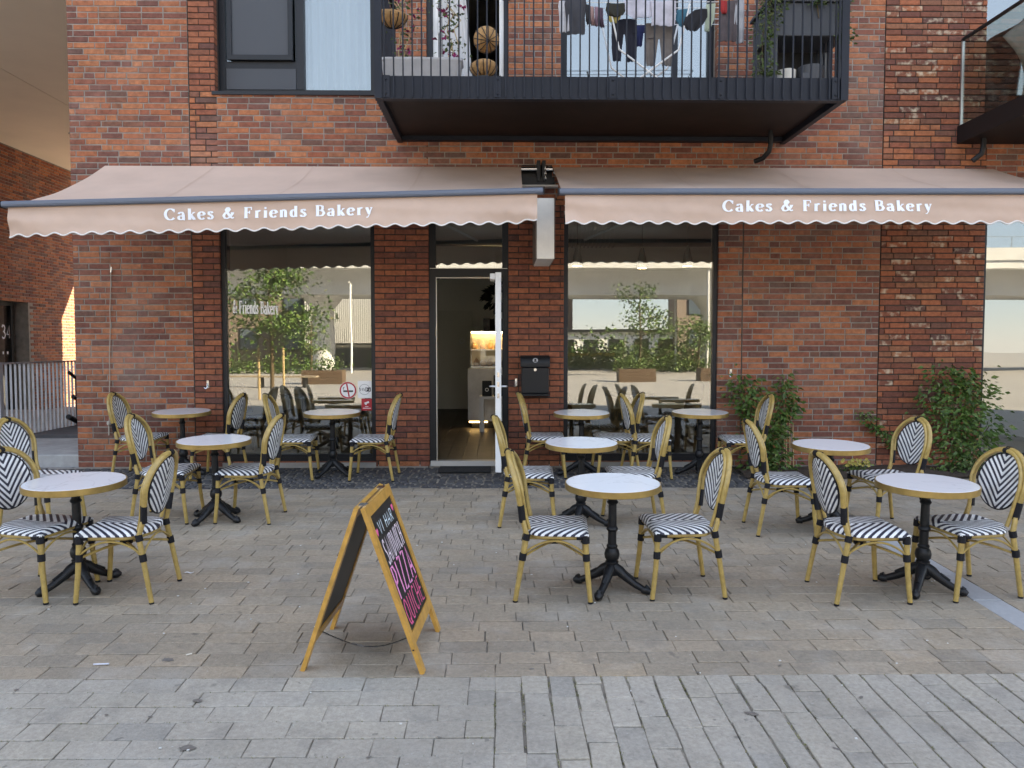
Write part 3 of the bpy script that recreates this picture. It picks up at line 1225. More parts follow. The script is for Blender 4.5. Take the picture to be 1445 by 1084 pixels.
# --- passage on the left
pas = empty('passage_side_wall', (-10.2, 7, 0), 'brick side wall of the covered passage with glazed door number 34', 'wall')
b = MB()
DOORY = (8.05 - 7, 8.62 - 7)
b.box(-15, -.008, -6.98, -.05, -1.2, 5.58)
b.box(-15, -.008, 1.25, 5, -1.2, 5.58)
b.box(-15, -.008, -.05, 1.25, 2.34, 5.58)
b.box(-15, -1.6, -.05, 1.25, -1.2, 2.34)
b.build('wall', M_mortar, pas)
b = MB()
for r_ in range(int(5.55 / CO) + 12):
    z0 = -.8 + r_ * CO
    y = -6.97 + (.12 if r_ % 2 else 0)
    while y < 4.98:
        y1 = min(y + .228, 4.995)
        if not (z0 < 2.33 and y1 > -.05 and y < 1.25):
            b.piece(-.09, R.uniform(-.003, .002), y, y1, z0 + .001, z0 + .055, .004, 'x+', R.random(), .012)
        y += .24
tag(b.build('brick_courses', M_brick, pas), kind='stuff')
b = MB()
for (a, c, d, e) in ((-.05, .02, -.6, 2.33), (.98, 1.06, -.6, 2.33), (.02, .98, 2.25, 2.33), (.02, .98, -.6, -.5)):
    b.box(-.30, -.22, a, c, d, e)
for (a, c) in ((1.06, 1.12),):
    b.box(-.42, -.28, a, c, -.6, 2.33)
dr = b.build('entrance_door', M_black, pas)
s = MB()
s.box(-.265, -.255, .015, .985, -.5, 2.25)
s.build('pane', M_gdoor, dr)
s = MB()
n34 = MB()
sans_text(n34, '34', lambda x, y, l: (-.252 + l, .70 + x * .22, 1.56 + y * .27), .075, .12)
for q in range(3):
    n34.box(-.252, -.2505, .56 + q * .15, .61 + q * .15, 1.22, 1.28)
n34.build('door_number', M_letter, dr)

b = MB()
sof = empty('passage_ceiling', (0, 0, 5.55), 'flat beige ceiling panels over the passage left of the bakery', None, None, 'structure')
M_soffit = mat('soffit_beige', (.76, .67, .54), .85, var=.08, vscale=.6)
for (xa, xb) in ((-10.19, -7.466), (-7.454, -4.86)):
    for (ya, yb) in ((.03, 4.0), (4.004, 8.0), (8.004, 11.98)):
        b = MB()
        b.box(xa, xb, ya, yb, 0, .04)
        b.build('ceiling_panel', M_soffit, sof)
for (sx, sy) in ((-7.02, 1.05), (-8.32, 6.75)):
    b = MB()
    b.lathe([(.001, -.02), (.10, -.02), (.12, -.001)], 16, (sx, sy, 0), cap=False)
    b.lathe([(.001, -.045), (.045, -.045), (.05, -.02)], 12, (sx, sy, 0), cap=False)
    o = b.build('ceiling_spotlight', mat('spot_grey', (.30, .27, .22), .5), None, 40)
    o.location = (0, 0, 5.55)
    tag(o, 'small round ceiling fitting nearer the front of the passage' if sy < 3 else 'small round ceiling fitting deeper in the passage above the awning', 'ceiling light', 'fittings on the passage ceiling')

# steps, ramp plinth
b = MB()
b.box(-10.19, -4.86, .28, 2.0, -.1, .115, .012)
b.box(-10.19, -6.6, 2.0, 7.0, -.1, .112)
tag(b.build('concrete_landing', mat('landing_concrete', (.36, .36, .355), .9, var=.3, vscale=4, bump=.3)), None, None, None, 'structure')
b = MB()
b.box(-6.66, -4.88, 2.02, 3.4, -.1, .16)
b.box(-6.6, -4.88, 3.42, 12, -1.0, -.02)
tag(b.build('ramp_wall', mat('ramp_dark', (.09, .09, .095), .9, var=.3)), None, None, None, 'structure')

rail = empty('slatted_railing', (-6.72, 0, .05), 'grey steel railing of flat upright slats at the passage entrance', 'railing')
M_galv = mat('galvanised_steel', (.40, .42, .45), .5, .35, var=.25, vscale=6)
b = MB()
b.box(-.03, .03, 1.62, 6.6, 1.105, 1.125)
b.box(-.025, .025, 1.62, 6.6, .04, .07)
b.build('rail', M_galv, rail)
y = 1.64
sl_me = None
while y < 6.5:
    if sl_me is None:
        b = MB()
        b.box(-.015, .015, 0, .008, .07, 1.105)
        o = b.build('slat', M_galv, rail)
        sl_me = o.data
    else:
        o = bpy.data.objects.new('slat', sl_me)
        col.objects.link(o)
        o.parent = rail
    o.location = (0, y, 0)
    o.rotation_euler = (0, 0, radians(R.uniform(-3, 3)))
    y += .104
b = MB()
b.box(-.035, .035, 1.55, 1.63, 0, 1.13, .004)
b.build('post', mat('post_galvanised', (.42, .45, .48), .5, .3), rail)
hr = empty('stair_handrail', (-6.60, 3.2, 0), 'dark tubular handrail slanting down beside the railing', 'handrail')
for (ya, za, yb, zb, r_) in ((-.1, 1.0, .9, .52, .026), (.0, .62, .8, .30, .032), (-.15, .32, .9, -.06, .04)):
    b = MB()
    b.tube([(0, ya, za), (0, yb, zb)], r_, 10)
    b.build('rail', M_black, hr, 40)
for yy, z1 in ((.12, .88), (.5, .70)):
    b = MB()
    b.tube([(0, yy, -.1), (0, yy, z1)], .022, 8)
    b.build('post', M_black, hr, 40)

# =================================================================== BALCONY
bal = empty('steel_balcony', (0, 0, 3.72), 'dark steel balcony with upright bars above the bakery door', 'balcony')
BX0, BX1, BY = -1.155, 3.265, -1.62
b = MB()
b.box(BX0 + .05, BX1 - .05, BY + .06, -.005, .05, .17)
b.build('underside', M_soffitb, bal)
b = MB()
b.box(BX0, BX1, BY, BY + .012, .0, .20)
b.box(BX0, BX1, BY - .012, BY + .07, -.012, .0)
b.box(BX0, BX1, BY + .0121, BY + .06, .19, .20)
b.build('edge_channel', M_steel, bal)
for xs_ in (BX0, BX1 - .06):
    b = MB()
    b.box(xs_, xs_ + .06, BY + .071, -.003, -.012, .20, .002)
    b.build('side_channel', M_steel, bal)
b = MB()
b.box(BX0 + .06, BX1 - .06, -.09, -.004, .0, .049)
b.build('rear_channel', M_steel, bal)
b = MB()
for yy in range(8):
    b.box(BX0 + .07, BX1 - .07, BY + .07 + yy * .19, BY + .07 + yy * .19 + .184, .171, .205)
b.build('deck', mat('deck_grey', (.06, .06, .062), .8), bal)
b = MB()
b.box(BX0, BX1, BY - .015, BY + .03, 1.29, 1.33)
for xs_ in (BX0, BX1 - .045):
    b.box(xs_, xs_ + .045, BY + .031, -.003, 1.29, 1.33)
b.build('handrail', M_steel, bal)
me = None


def bar(loc, me=[None]):
    if me[0] is None:
        q = MB()
        q.box(-.0065, .0065, -.0065, .0065, .0, 1.288)
        o = q.build('baluster', M_steel, bal)
        me[0] = o.data
    else:
        o = bpy.data.objects.new('baluster', me[0])
        col.objects.link(o)
        o.parent = bal
    o.location = loc


n = 51
for k in range(1, n):
    bar((BX0 + (BX1 - BX0) * k / n, BY - .007 - .013, .001))
for xs_ in (BX0 - .008, BX1 + .008):
    for k in range(1, 17):
        bar((xs_, BY + 1.6 * k / 17, .0))
for k, px in enumerate((BX0 + .03, BX0 + .10, -.02, 1.06, 2.07, BX1 - .11, BX1 - .03)):
    b = MB()
    if k in (0, 6):
        b.box(px - .035, px + .035, BY - .03, BY - .0125, -.012, 1.288)
    else:
        b.box(px - .035, px + .035, BY - .0185, BY - .0125, .0, .2)
        for zz in (.035, .165):
            b.lathe([(.012, -.007), (.012, .007)], 6, (px, BY - .02, zz))
    b.build('post' if k in (0, 6) else 'fixing_plate', M_steel, bal)
b = MB()
b.tube([(2.985, -.35, .05), (2.985, -.35, -.10), (2.975, -.33, -.17), (2.93, -.27, -.23), (2.86, -.2, -.25)], .028, 10)
b.build('drain_spout', M_black, bal, 40)

# right balcony (glass sided)
rb = empty('glass_balcony', (5.25, 0, 3.72), 'balcony with glass balustrade and black handrail at the upper right edge', 'balcony')
b = MB()
b.box(0, 3.0, -1.65, -.004, 0, .20)
b.build('slab', mat('balcony_edge_dark', (.014, .011, .011), .55, spec=.25), rb)
b = MB()
b.box(.02, .032, -1.62, -.02, .201, 1.15)
b.build('pane', glass_mat('balustrade_glass', .07, (.80, .82, .78)), rb)
b = MB()
b.tube([(.026, -.03, 1.165), (.026, -1.63, 1.165), (2.9, -1.63, 1.165)], .022, 8)
b.build('handrail', M_black, rb, 40)
b = MB()
b.box(.012, .04, -.045, -.021, .201, 1.15)
b.build('post', mat('post_steel', (.5, .5, .48), .35, .8), rb)
b = MB()
b.tube([(.16, -.25, .0), (.16, -.25, -.10), (.14, -.25, -.17), (.06, -.22, -.24)], .03, 10)
b.build('drain_spout', M_black, rb, 40)
# grey cover behind the glass
b = MB()
b.grid(lambda u, v: (5.60 + 1.3 * u + .10 * sin(v * 4.2) * (1 - u) ** 2 - .10 * v * (1 - u), -.55 - .5 * u + .07 * sin(u * 9 + v * 6) + .03 * sin(u * 21 - v * 5), 3.93 + v * (.80 + 1.0 * u + .03 * sin(u * 12))), 40, 24)
o = b.build('furniture_cover', mat('grey_canvas', (.17, .17, .16), .8, var=.3, vscale=5, bump=.3, bscale=15), None, 80)
o.modifiers.new('t', 'SOLIDIFY').thickness = .008
tag(o, 'crumpled grey canvas cover behind the glass balustrade', 'cover')

# =================================================================== AWNINGS
def awning(name, label, xw0, xw1, xb0, xb1, xv0, xv1, zl, zr, tx0, tx1, yb=-1.65, seed=0):
    """xw: fabric at the wall, xb: front bar, xv: valance, zl/zr: bar height at both ends"""
    t = empty(name, (0, 0, 0), label, 'awning', 'pink beige bakery awnings')
    rr = random.Random(seed)
    zb = lambda x: zl + (zr - zl) * (x - xb0) / (xb1 - xb0)
    ph = [rr.uniform(0, 6) for _ in range(6)]
    b = MB()

    def ff(u, v):
        x0 = xw0 + (xf0 - xw0) * v
        x1 = xw1 + (xf1 - xw1) * v
        x = x0 + (x1 - x0) * u
        y = -.03 + (yb + .05) * v
        z = 3.435 + (zb(x) + .015 - 3.435) * v
        z -= .045 * sin(pi * v) * (1 + .2 * sin(x * 1.7 + ph[0]))
        z += .011 * sin(x * 2.7 + v * 3 + ph[1]) * sin(pi * v) + .006 * sin(x * 7 - v * 8 + ph[2]) * sin(pi * v)
        # folds fanning out from the wall corners
        for cx in (x0, x1):
            d = abs(x - cx)
            z += .010 * math.exp(-d * 2.2) * sin(v * 9 - d * 11 + ph[3]) * sin(pi * min(1, v * 1.2))
        return (x, y, z)
    xf0, xf1 = xv0 + .1 if xw0 < -1 else xv0 + .0, xv1 - .13 if xw1 < 1 else xv1
    b.grid(ff, 140, 16)
    b.build('canopy', M_fabric, t, 80)
    ns = 4
    for k in range(1, ns):
        u0 = k / ns + .013 * (k % 2)
        b = MB()
        b.grid(lambda u, v: (lambda p: (p[0], p[1], p[2] + .0025))(ff(u0 + (u - .5) * .0045, v)), 1, 16)
        b.build('seam', mat('awning_seam', (.55, .385, .30), .85), t, 80)
    # bar
    b = MB()
    ang = atan2(zr - zl, xb1 - xb0)
    M = Matrix.Translation((xb0, yb, zl)) @ Matrix.Rotation(-ang, 4, 'Y')
    L_ = sqrt((xb1 - xb0) ** 2 + (zr - zl) ** 2)
    b.box(0, L_, -.055, .03, -.028, .028, .010, M=M)
    b.box(0.01, L_ - .01, -.062, -.0551, -.008, .012, M=M)
    b.build('front_bar', M_alu, t)
    b = MB()
    for q in (0, L_):
        b.box(q - .006 if q == 0 else q, q if q == 0 else q + .006, -.06, .035, -.033, .033, M=M)
    b.build('end_cap', M_black, t)
    # valance
    per = .1745
    yv = yb - .018

    def vy(x, v):
        e = math.exp(-(xv1 - x) * 3.0) + math.exp(-(x - xv0) * 3.0)
        return yv - .02 * (1 + sin(x * 2.3 + ph[4])) * v - .007 * sin(x * 6.1 + ph[5] + v * 4) * v - .005 * sin(x * 3.3 - v * 9 + ph[0]) * sin(pi * min(1, v * 1.1)) - .035 * e * sin(v * 5 - x * 7) * v

    def vbot(x):
        e = .035 * math.exp(-(xv1 - x) * 9) if xv1 < 2 else 0
        return .262 + .014 * cos((x - xv0) * 2 * pi / per) - e
    nu = int((xv1 - xv0) / per * 12)
    b = MB()
    b.grid(lambda u, v: ((xv0 + (xv1 - xv0) * u), vy(xv0 + (xv1 - xv0) * u, v), zb(xv0 + (xv1 - xv0) * u) - .026 - v * vbot(xv0 + (xv1 - xv0) * u)), nu, 20)
    va = b.build('valance', M_fabric, t, 80)
    b = MB()
    pts = []
    for k in range(nu + 1):
        x = xv0 + (xv1 - xv0) * k / nu
        pts.append((x, vy(x, 1), zb(x) - .026 - vbot(x)))
    b.tube(pts, .0075, 6)
    b.build('piping', mat('white_piping', (.72, .70, .68), .7), va, 60)
    # lettering
    b = MB()
    txt = 'Cakes & Friends Bakery'
    tw = text_width(txt, SERIF, .2)
    sc_ = (tx1 - tx0) / tw

    def mp(x, y, l):
        X = tx0 + x * sc_
        zz = .155 - y * .1
        v = (zz - .0) / .262
        return (X, vy(X, v) - .007 - l, zb(X) - .026 - .262 * v)
    xx = 0.
    for chr_ in txt:
        if chr_ != ' ':
            b = MB()
            serif_text(b, chr_, lambda x, y, l: mp(xx + x, y, l), .2, 1., 1.5)
            b.build('letter', M_letter, va)
        xx += SERIF[chr_][0] + .2
    # cassette roller at the wall, folding arms under the cloth
    b = MB()
    b.tube([(xw0, -.04, 3.375), (xw1, -.04, 3.375)], .03, 12)
    b.build('roller', M_chrome, t, 40)
    for ax in (xw0 + .5, xw1 - .5):
        sg = 1 if ax == xw0 + .5 else -1
        b = MB()
        e = (ax + sg * .55, -.85, 3.00)
        b.tube([(ax, -.06, 3.30), e], .022, 8)
        b.tube([e, (ax + sg * .05, yb + .06, zb(ax) + .0)], .018, 8)
        b.box(e[0] - .03, e[0] + .03, e[1] - .03, e[1] + .03, e[2] - .03, e[2] + .03, .006)
        b.build('folding_arm', M_white, t, 40)
    return t


awning('awning', 'pink beige awning over the left window and door, its front bar tilted', -4.447, .244, -4.60, .413, -4.55, .353, 2.712, 2.854, -3.10, -1.18, seed=3)
awning('awning', 'level pink beige awning over the right window reaching the picture edge', .608, 5.66, .552, 5.68, .613, 5.57, 2.845, 2.862, 2.10, 4.068, seed=8)

# bracket between awnings
t = empty('awning_bracket', (0, 0, 0), 'black wall bracket with steel roller ends and hanging chain between the awnings', 'bracket')
b = MB()
b.box(.25, .62, -.14, -.003, 3.22, 3.30)
b.box(.25, .60, -.02, -.003, 3.30, 3.46)
b.build('bracket_plate', M_black, t)
b = MB()
b.box(.25, .66, -.15, -.04, 3.195, 3.215)
b.build('ledge', mat('pale_trim', (.5, .48, .45), .5), t)
b = MB()
b.tube([(.245, -.09, 3.40), (.42, -.09, 3.40)], .032, 12)
b.build('roller_end', M_chrome, t, 40)
b = MB()
b.tube([(.50, -.09, 3.40), (.60, -.09, 3.40)], .03, 12)
b.tube([(.54, -.09, 3.40), (.56, -.09, 3.40)], .04, 12)
b.build('roller_end', M_chrome, t, 40)
for xx in (.44, .50):
    b = MB()
    b.box(xx - .02, xx + .02, -.16, -.02, 3.25, 3.485, .004)
    b.build('hook_plate', M_black, t)
b = MB()
for k in range(6):
    zz = 3.41 - k * .026
    pts = [(.515 + (.008 * cos(a) if k % 2 else 0), -.165 + (0 if k % 2 else .008 * cos(a)), zz + .016 * sin(a)) for a in [2 * pi * q / 8 for q in range(8)]]
    b.tube(pts, .0035, 5, True)
b.build('chain', M_chrome, t, 60)

# light box sign, edge on
t = empty('light_box_sign', (0, 0, 0), 'blank white box sign projecting from the brick beside the door', 'sign')
b = MB()
b.box(.385, .565, -.90, -.12, 2.305, 2.93, .006)
b.build('box', mat('sign_white', (.84, .81, .74), .45, var=.12, vscale=4), t)
b = MB()
b.box(.375, .3849, -.885, -.13, 2.31, 2.925)
b.box(.5651, .575, -.885, -.13, 2.31, 2.925)
b.build('side_panel', mat('sign_side_brown', (.16, .12, .10), .5), t)
b = MB()
b.box(.44, .51, -.12, .0, 2.72, 2.8)
b.box(.44, .51, -.12, .0, 2.42, 2.5)
b.build('wall_arm', M_black, t)

# mailbox
t = empty('mailbox', (.405, 0, .85), 'black metal mailbox with curved lid on the brick beside the door', 'mailbox')
b = MB()
b.box(-.155, .155, -.15, -.004, .015, .31, .008)
mb_ = b.build('body', M_black, t)
b = MB()
pts = []
prof = [(-.004, .33), (-.004, .445), (-.06, .447), (-.12, .435), (-.158, .40), (-.168, .355), (-.166, .318), (-.15, .312)]
vv, ff = [], []
for sx in (-.166, .166):
    vv += [(sx, y_, z_) for y_, z_ in prof]
nP = len(prof)
ff = [(i, (i + 1) % nP, nP + (i + 1) % nP, nP + i) for i in range(nP)] + [tuple(reversed(range(nP))), tuple(range(nP, 2 * nP))]
b.add(vv, ff)
b.build('lid', M_black, t, 40)
b = MB()
b.box(-.16, .16, -.162, -.004, -.02, .012, .008)
b.build('base_trim', M_black, t)
b = MB()
b.tube([(0, -.149, .285), (0, -.158, .285)], .017, 14)
b.build('lock', M_chrome, t, 40)
b = MB()
b.add([(.03 * cos(a), -.1685 + .001 * k, .392 + .026 * sin(a)) for k in (0,) for a in [2 * pi * q / 16 for q in range(16)]], [tuple(range(16))])
o = b.build('emblem', mat('emblem_grey', (.35, .37, .4), .4, .6), t)
b = MB()
b.box(-.012, .012, -.1705, -.1692, .385, .41)
b.box(-.016, .016, -.1705, -.1692, .374, .383)
b.build('emblem_print', M_black, t)

# wall hooks, rope
for (x, z, lb) in ((.19, .98, 'small pale metal hook on the brick between door and mailbox'), (-3.35, .96, 'small pale hook on the brick jamb left of the left window'), (2.68, 1.09, 'small pale metal hook on the brick right of the right window')):
    t = empty('wall_hook', (x, 0, z), lb, 'hook', 'small hooks on the wall')
    b = MB()
    b.box(-.014, .014, -.012, -.002, -.04, .05, .003)
    b.build('plate', M_chrome, t)
    b = MB()
    b.tube([(0, -.012, .02), (0, -.03, -.03), (-.01, -.04, -.045), (-.03, -.045, -.03)], .006, 6)
    b.build('hook', M_chrome, t, 40)
t = empty('wall_rope', (-4.42, 0, 0), 'thin pale cord hanging down the brick wall at the left corner', 'cord')
b = MB()
b.tube([(.0 - .06 * (k / 20) + .003 * sin(k), -.016 + .002 * sin(k * 2), 2.25 - 1.72 * k / 20) for k in range(21)], .005, 5)
b.build('rope', mat('cord_grey', (.36, .31, .26), .8), t, 60)
b = MB()
b.tube([(.01, -.003, 2.24), (.01, -.03, 2.24), (.02, -.035, 2.30)], .008, 6)
b.build('hook', M_chrome, t, 40)
b = MB()
b.lathe([(.002, -.03), (.02, -.02), (.024, 0), (.02, .02), (.002, .03)], 10, (-.06, -.02, .52))
b.tube([(-.06, -.02, .5), (-.063, -.02, .38)], .008, 6)
b.build('knot', mat('cord_pale', (.4, .36, .31), .8), t, 40)

# stickers on left window glass
def sticker(name, x0, x1, z0, z1, label, build, cat='sticker'):
    t = empty(name, ((x0 + x1) / 2, .0, (z0 + z1) / 2), label, cat, 'stickers on the left shop window')
    build(t, (x1 - x0) / 2, (z1 - z0) / 2)


YS = .0640


def disc(b, r, y, n=28, cx=0, cz=0):
    b.add([(cx + r * cos(2 * pi * k / n), y, cz + r * sin(2 * pi * k / n)) for k in range(n)], [tuple(range(n))])


def ring(b, r0, r1, y, n=28, a0=0., a1=2 * pi, cx=0, cz=0):
    vv = [(cx + r * cos(a0 + (a1 - a0) * k / n), y, cz + r * sin(a0 + (a1 - a0) * k / n)) for k in range(n + 1) for r in (r0, r1)]
    b.add(vv, [(2 * k, 2 * k + 1, 2 * k + 3, 2 * k + 2) for k in range(n)])


M_red = mat('sticker_red', (.45, .02, .03), .5)
M_ink = mat('sticker_ink', (.02, .02, .025), .5)


def b_nosmoke(t, w, h):
    b = MB()
    disc(b, w, YS)
    b.build('disc', M_white, t)
    b = MB()
    ring(b, w * .8, w * .97, YS - .001)
    b.add([(x, YS - .001, z) for x, z in ((-.22 * w, .75 * w), (-.06 * w, .78 * w), (.22 * w, -.75 * w), (.06 * w, -.78 * w))], [(0, 1, 2, 3)])
    b.build('red_ring', M_red, t)
    b = MB()
    b.box(-.55 * w, .6 * w, YS - .0008, YS - .0004, -.2 * w, .0)
    b.tube([(-.5 * w, YS - .001, .1 * w), (-.55 * w, YS - .001, .25 * w), (-.4 * w, YS - .001, .4 * w)], .004, 4)
    b.build('cigarette', M_ink, t)


def b_wifi(t, w, h):
    b = MB()
    b.add([(-w, YS, -h), (w, YS, -h), (w, YS, h), (-w, YS, h)], [(0, 1, 2, 3)])
    b.build('card', M_white, t)
    b = MB()
    ring(b, w * .72, w * .76, YS - .001, cx=-.05 * w)
    b.box(.08 * w, .82 * w, YS - .0016, YS - .0012, -.3 * w, .3 * w)
    sans_text(b, 'Wi', lambda x, y, l: (-.75 * w + x * .55 * w, YS - .0018 - l, -.2 * w + y * .42 * w), .09)
    b.build('lettering', M_ink, t)
    b = MB()
    sans_text(b, 'Fi', lambda x, y, l: (.16 * w + x * .6 * w, YS - .0022 - l, -.2 * w + y * .42 * w), .08)
    b.build('lettering', M_white, t)


def b_cctv(t, w, h):
    b = MB()
    b.add([(-w, YS, -h), (w, YS, -h), (w, YS, h), (-w, YS, h)], [(0, 1, 2, 3)])
    b.build('card', M_red, t)
    b = MB()
    M = Matrix.Translation((.05 * w, YS - .001, .32 * h)) @ Matrix.Rotation(radians(-20), 4, 'Y')
    b.box(-.5 * w, .4 * w, -.0004, .0004, -.14 * h, .16 * h, M=M)
    b.box(-.3 * w, .0, YS - .0014, YS - .0006, -.05 * h, .16 * h)
    b.box(-.75 * w, .75 * w, YS - .0014, YS - .0006, -.66 * h, -.56 * h)
    b.box(-.3 * w, .3 * w, YS - .0014, YS - .0006, -.4 * h, -.3 * h)
    b.build('camera_symbol', M_white, t)


sticker('no_smoking_sticker', -1.86, -1.66, .79, .99, 'round white no smoking sticker with red ring on the window', b_nosmoke)
sticker('wifi_sticker', -1.645, -1.482, .80, 1.0, 'square white sticker reading WiFi on the left window', b_wifi)
sticker('camera_sticker', -1.605, -1.482, .655, .793, 'red camera surveillance sticker under the WiFi sticker', b_cctv)

# doormat
t = MB()
t.box(-.69, -.10, -.345, -.03, .004, .02, .004)
o = t.build('doormat', mat('doormat_black', (.02, .02, .022), .95, bump=1., bscale=200))
o.matrix_world = TILT
tag(o, 'black doormat on the setts in front of the open shop door', 'doormat')

# =================================================================== FURNITURE
def make_chair():
    t = empty('bistro_chair', (0, 0, 0), 'x', 'chair', 'striped bistro chairs on the terrace')
    # back geometry: leg line in side view
    def bx(z):     # x of the back plane at height z
        if z < .42:
            return -.235 + (.07) * z / .42
        return -.165 - .20 * (z - .42)
    HZ, HR = .70, .215
    def hoop(w, zt, zc, off, z0):
        """inverted U: from z0 up to the oval top, bowed"""
        pts = []
        for k in range(33):
            a = -pi * .30 + (pi * 1.60) * k / 32
            y = w * cos(a)
            z = zc + (zt - zc) * sin(a)
            if z < zc:
                y = math.copysign(w - (zc - z) * .16, y)
            bow = .030 * (1 - (y / w) ** 2)
            pts.append((bx(z) - bow + off, y, z))
        return pts
    H1 = hoop(.212, .905, .70, 0, 0)
    # seat: D shape with square front, rounded rear, slight crown
    def half_w(x):
        if x > -.06:
            return .215
        q = (x + .06) / -.145
        return .215 * sqrt(max(0, 1 - q * q)) * .98 + .004
    b = MB()
    nx, ny = 26, 18
    us = [-.205 + .42 * i / nx for i in range(nx + 1)]
    uvs = []
    vv = []
    def srow(x, e, dz):
        out = []
        w = half_w(x)
        for j in range(ny + 1):
            v = -1 + 2 * j / ny
            y = v * w
            edge = max(abs(v) ** 6, max(0, (x - .16) / .055) ** 3 if x > .16 else 0, max(0, (-.15 - x) / .055) ** 2 if x < -.15 else 0)
            z = .462 - .030 * min(1, edge) - .010 * (1 - v * v) * (1 - ((x) / .21) ** 2)
            out.append((x, y, z))
        return out
    for x in us:
        vv += srow(x, 0, 0)
    ff = [(i * (ny + 1) + j, (i + 1) * (ny + 1) + j, (i + 1) * (ny + 1) + j + 1, i * (ny + 1) + j + 1) for i in range(nx) for j in range(ny)]
    b.add(vv, ff)
    # skirt
    rim_ = [i * (ny + 1) for i in range(nx + 1)] + [nx * (ny + 1) + j for j in range(1, ny + 1)] + [i * (ny + 1) + ny for i in range(nx - 1, -1, -1)]
    o0 = len(b.v)
    low = [(b.v[i][0] * 1.01, b.v[i][1] * 1.01, .420) for i in rim_]
    b.v.extend(low)
    for k in range(len(rim_) - 1):
        b.f.append((rim_[k + 1], rim_[k], o0 + k, o0 + k + 1))
        b.r.append(0)
    n_ = len(b.v)
    seat = b.build('seat', M_seat, t, 50)
    me = seat.data
    uvl = me.uv_layers.new(name='UVMap')
    for lp in me.loops:
        p = me.vertices[lp.vertex_index].co
        uvl.data[lp.index].uv = (p.y, p.x + (p.z - .46) * -.6)
    # bottom board so that the seat is closed
    # back panel (ellipse, bowed)
    b = MB()
    PW, PH, PZ = .168, .178, .700
    def pp(rr, a, off):
        y = PW * rr * cos(a)
        z = PZ + PH * rr * sin(a)
        return (bx(z) - .034 * (1 - (y / .212) ** 2) + .006 + off, y, z)
    rings = [0.001, .25, .5, .75, .93, 1.0]
    vv = []
    for side, off in ((0, .008), (1, -.008)):
        for r_ in rings:
            o_ = off * (1 if r_ < .95 else .5)
            vv += [pp(r_, 2 * pi * k / 36, o_) for k in range(36)]
    ff = []
    nr = len(rings)
    for s_ in (0, 1):
        for i in range(nr - 1):
            for k in range(36):
                q = (k + 1) % 36
                a0 = (s_ * nr + i) * 36
                f = (a0 + k, a0 + 36 + k, a0 + 36 + q, a0 + q)
                ff.append(f if s_ == 0 else f[::-1])
    for k in range(36):
        q = (k + 1) % 36
        ff.append(((nr - 1) * 36 + k, (2 * nr - 1) * 36 + k, (2 * nr - 1) * 36 + q, (nr - 1) * 36 + q))
    b.add(vv, ff)
    bp = b.build('backrest', M_back, t, 60)
    me = bp.data
    uvl = me.uv_layers.new(name='UVMap')
    for lp in me.loops:
        p = me.vertices[lp.vertex_index].co
        uvl.data[lp.index].uv = (p.y, p.z)
    b = MB()
    b.tube([pp(1.0, 2 * pi * k / 40, 0) for k in range(40)], .0065, 6, True)
    b.build('backrest_edging', M_bind, bp, 60)
    # hoops
    b = MB()
    b.tube(H1, .018, 8)
    b.build('back_hoop', M_tan, t, 60)
    b = MB()
    pts = [(x + .024, y * .93, z - .006) for x, y, z in H1]
    pts = [(bx(.45) + .02, .165, .45)] + pts + [(bx(.45) + .02, -.165, .45)]
    b.tube(pts, .0125, 8)
    b.build('inner_hoop', M_tan, t, 60)
    # legs
    for sy in (-1, 1):
        e = H1[0] if H1[0][1] * sy > 0 else H1[-1]
        b = MB()
        b.tube([(-.235, sy * .215, .012), (-.20, sy * .208, .22), (-.165, sy * .198, .42), ((-.165 + e[0]) / 2 - .002, (sy * .198 + e[1]) / 2, (e[2] + .42) / 2), (e[0], e[1], e[2])], [.0155, .0165, .0175, .0165, .0165], 8)
        lg = b.build('leg', M_tan, t, 60)
        q = MB()
        q.tube([(-.235, sy * .215, .0), (-.2345, sy * .2149, .013)], .0158, 8)
        q.build('foot_cap', M_bind, lg)
        for pa, pb, r_ in (((-.193, sy * .206, .265), (-.186, sy * .204, .31), .0225), ((-.172, sy * .199, .39), (-.163, sy * .197, .43), .0225),
                           ((e[0] + .003, e[1] * .985, e[2] - .035), (H1[3][0] + .003, math.copysign(H1[3][1], sy), H1[3][2]), .0215)):
            q = MB()
            q.tube([pa, pb], r_, 8)
            q.build('binding', M_bind, lg, 40)
        b = MB()
        b.tube([(.228, sy * .212, .012), (.208, sy * .205, .2), (.195, sy * .198, .425)], [.0155, .017, .0175], 8)
        lg = b.build('leg', M_tan, t, 60)
        q = MB()
        q.tube([(.228, sy * .212, 0), (.2275, sy * .2118, .013)], .0158, 8)
        q.build('foot_cap', M_bind, lg)
        for pa, pb, r_ in (((.202, sy * .2025, .265), (.1995, sy * .2, .31), .0225), ((.197, sy * .199, .375), (.195, sy * .198, .426), .024), ((.14, sy * .198, .412), (.175, sy * .198, .412), .018)):
            q = MB()
            q.tube([pa, pb], r_, 8)
            q.build('binding', M_bind, lg, 40)
    # seat frame
    b = MB()
    pts = [(.195, -.198, .408), (.195, .198, .408)]
    for k in range(11):
        a = pi / 2 + pi * k / 10
        pts.append((-.06 + .125 * cos(a), .198 * sin(a), .408))
    b.tube(pts, .0135, 8, True)
    b.build('seat_frame', M_tan, t, 60)
    # arched braces and crossed stretchers
    for sy in (-1, 1):
        b = MB()
        b.tube([(-.186 + (.385) * k / 12, sy * (.202), .30 + .088 * sin(pi * k / 12) ** .8) for k in range(13)], .007, 6)
        b.build('brace', M_tan, t, 60)
    for xx in (-.19, .20):
        b = MB()
        b.tube([(xx, -.2 + .4 * k / 12, .30 + .088 * sin(pi * k / 12) ** .8) for k in range(13)], .007, 6)
        b.build('brace', M_tan, t, 60)
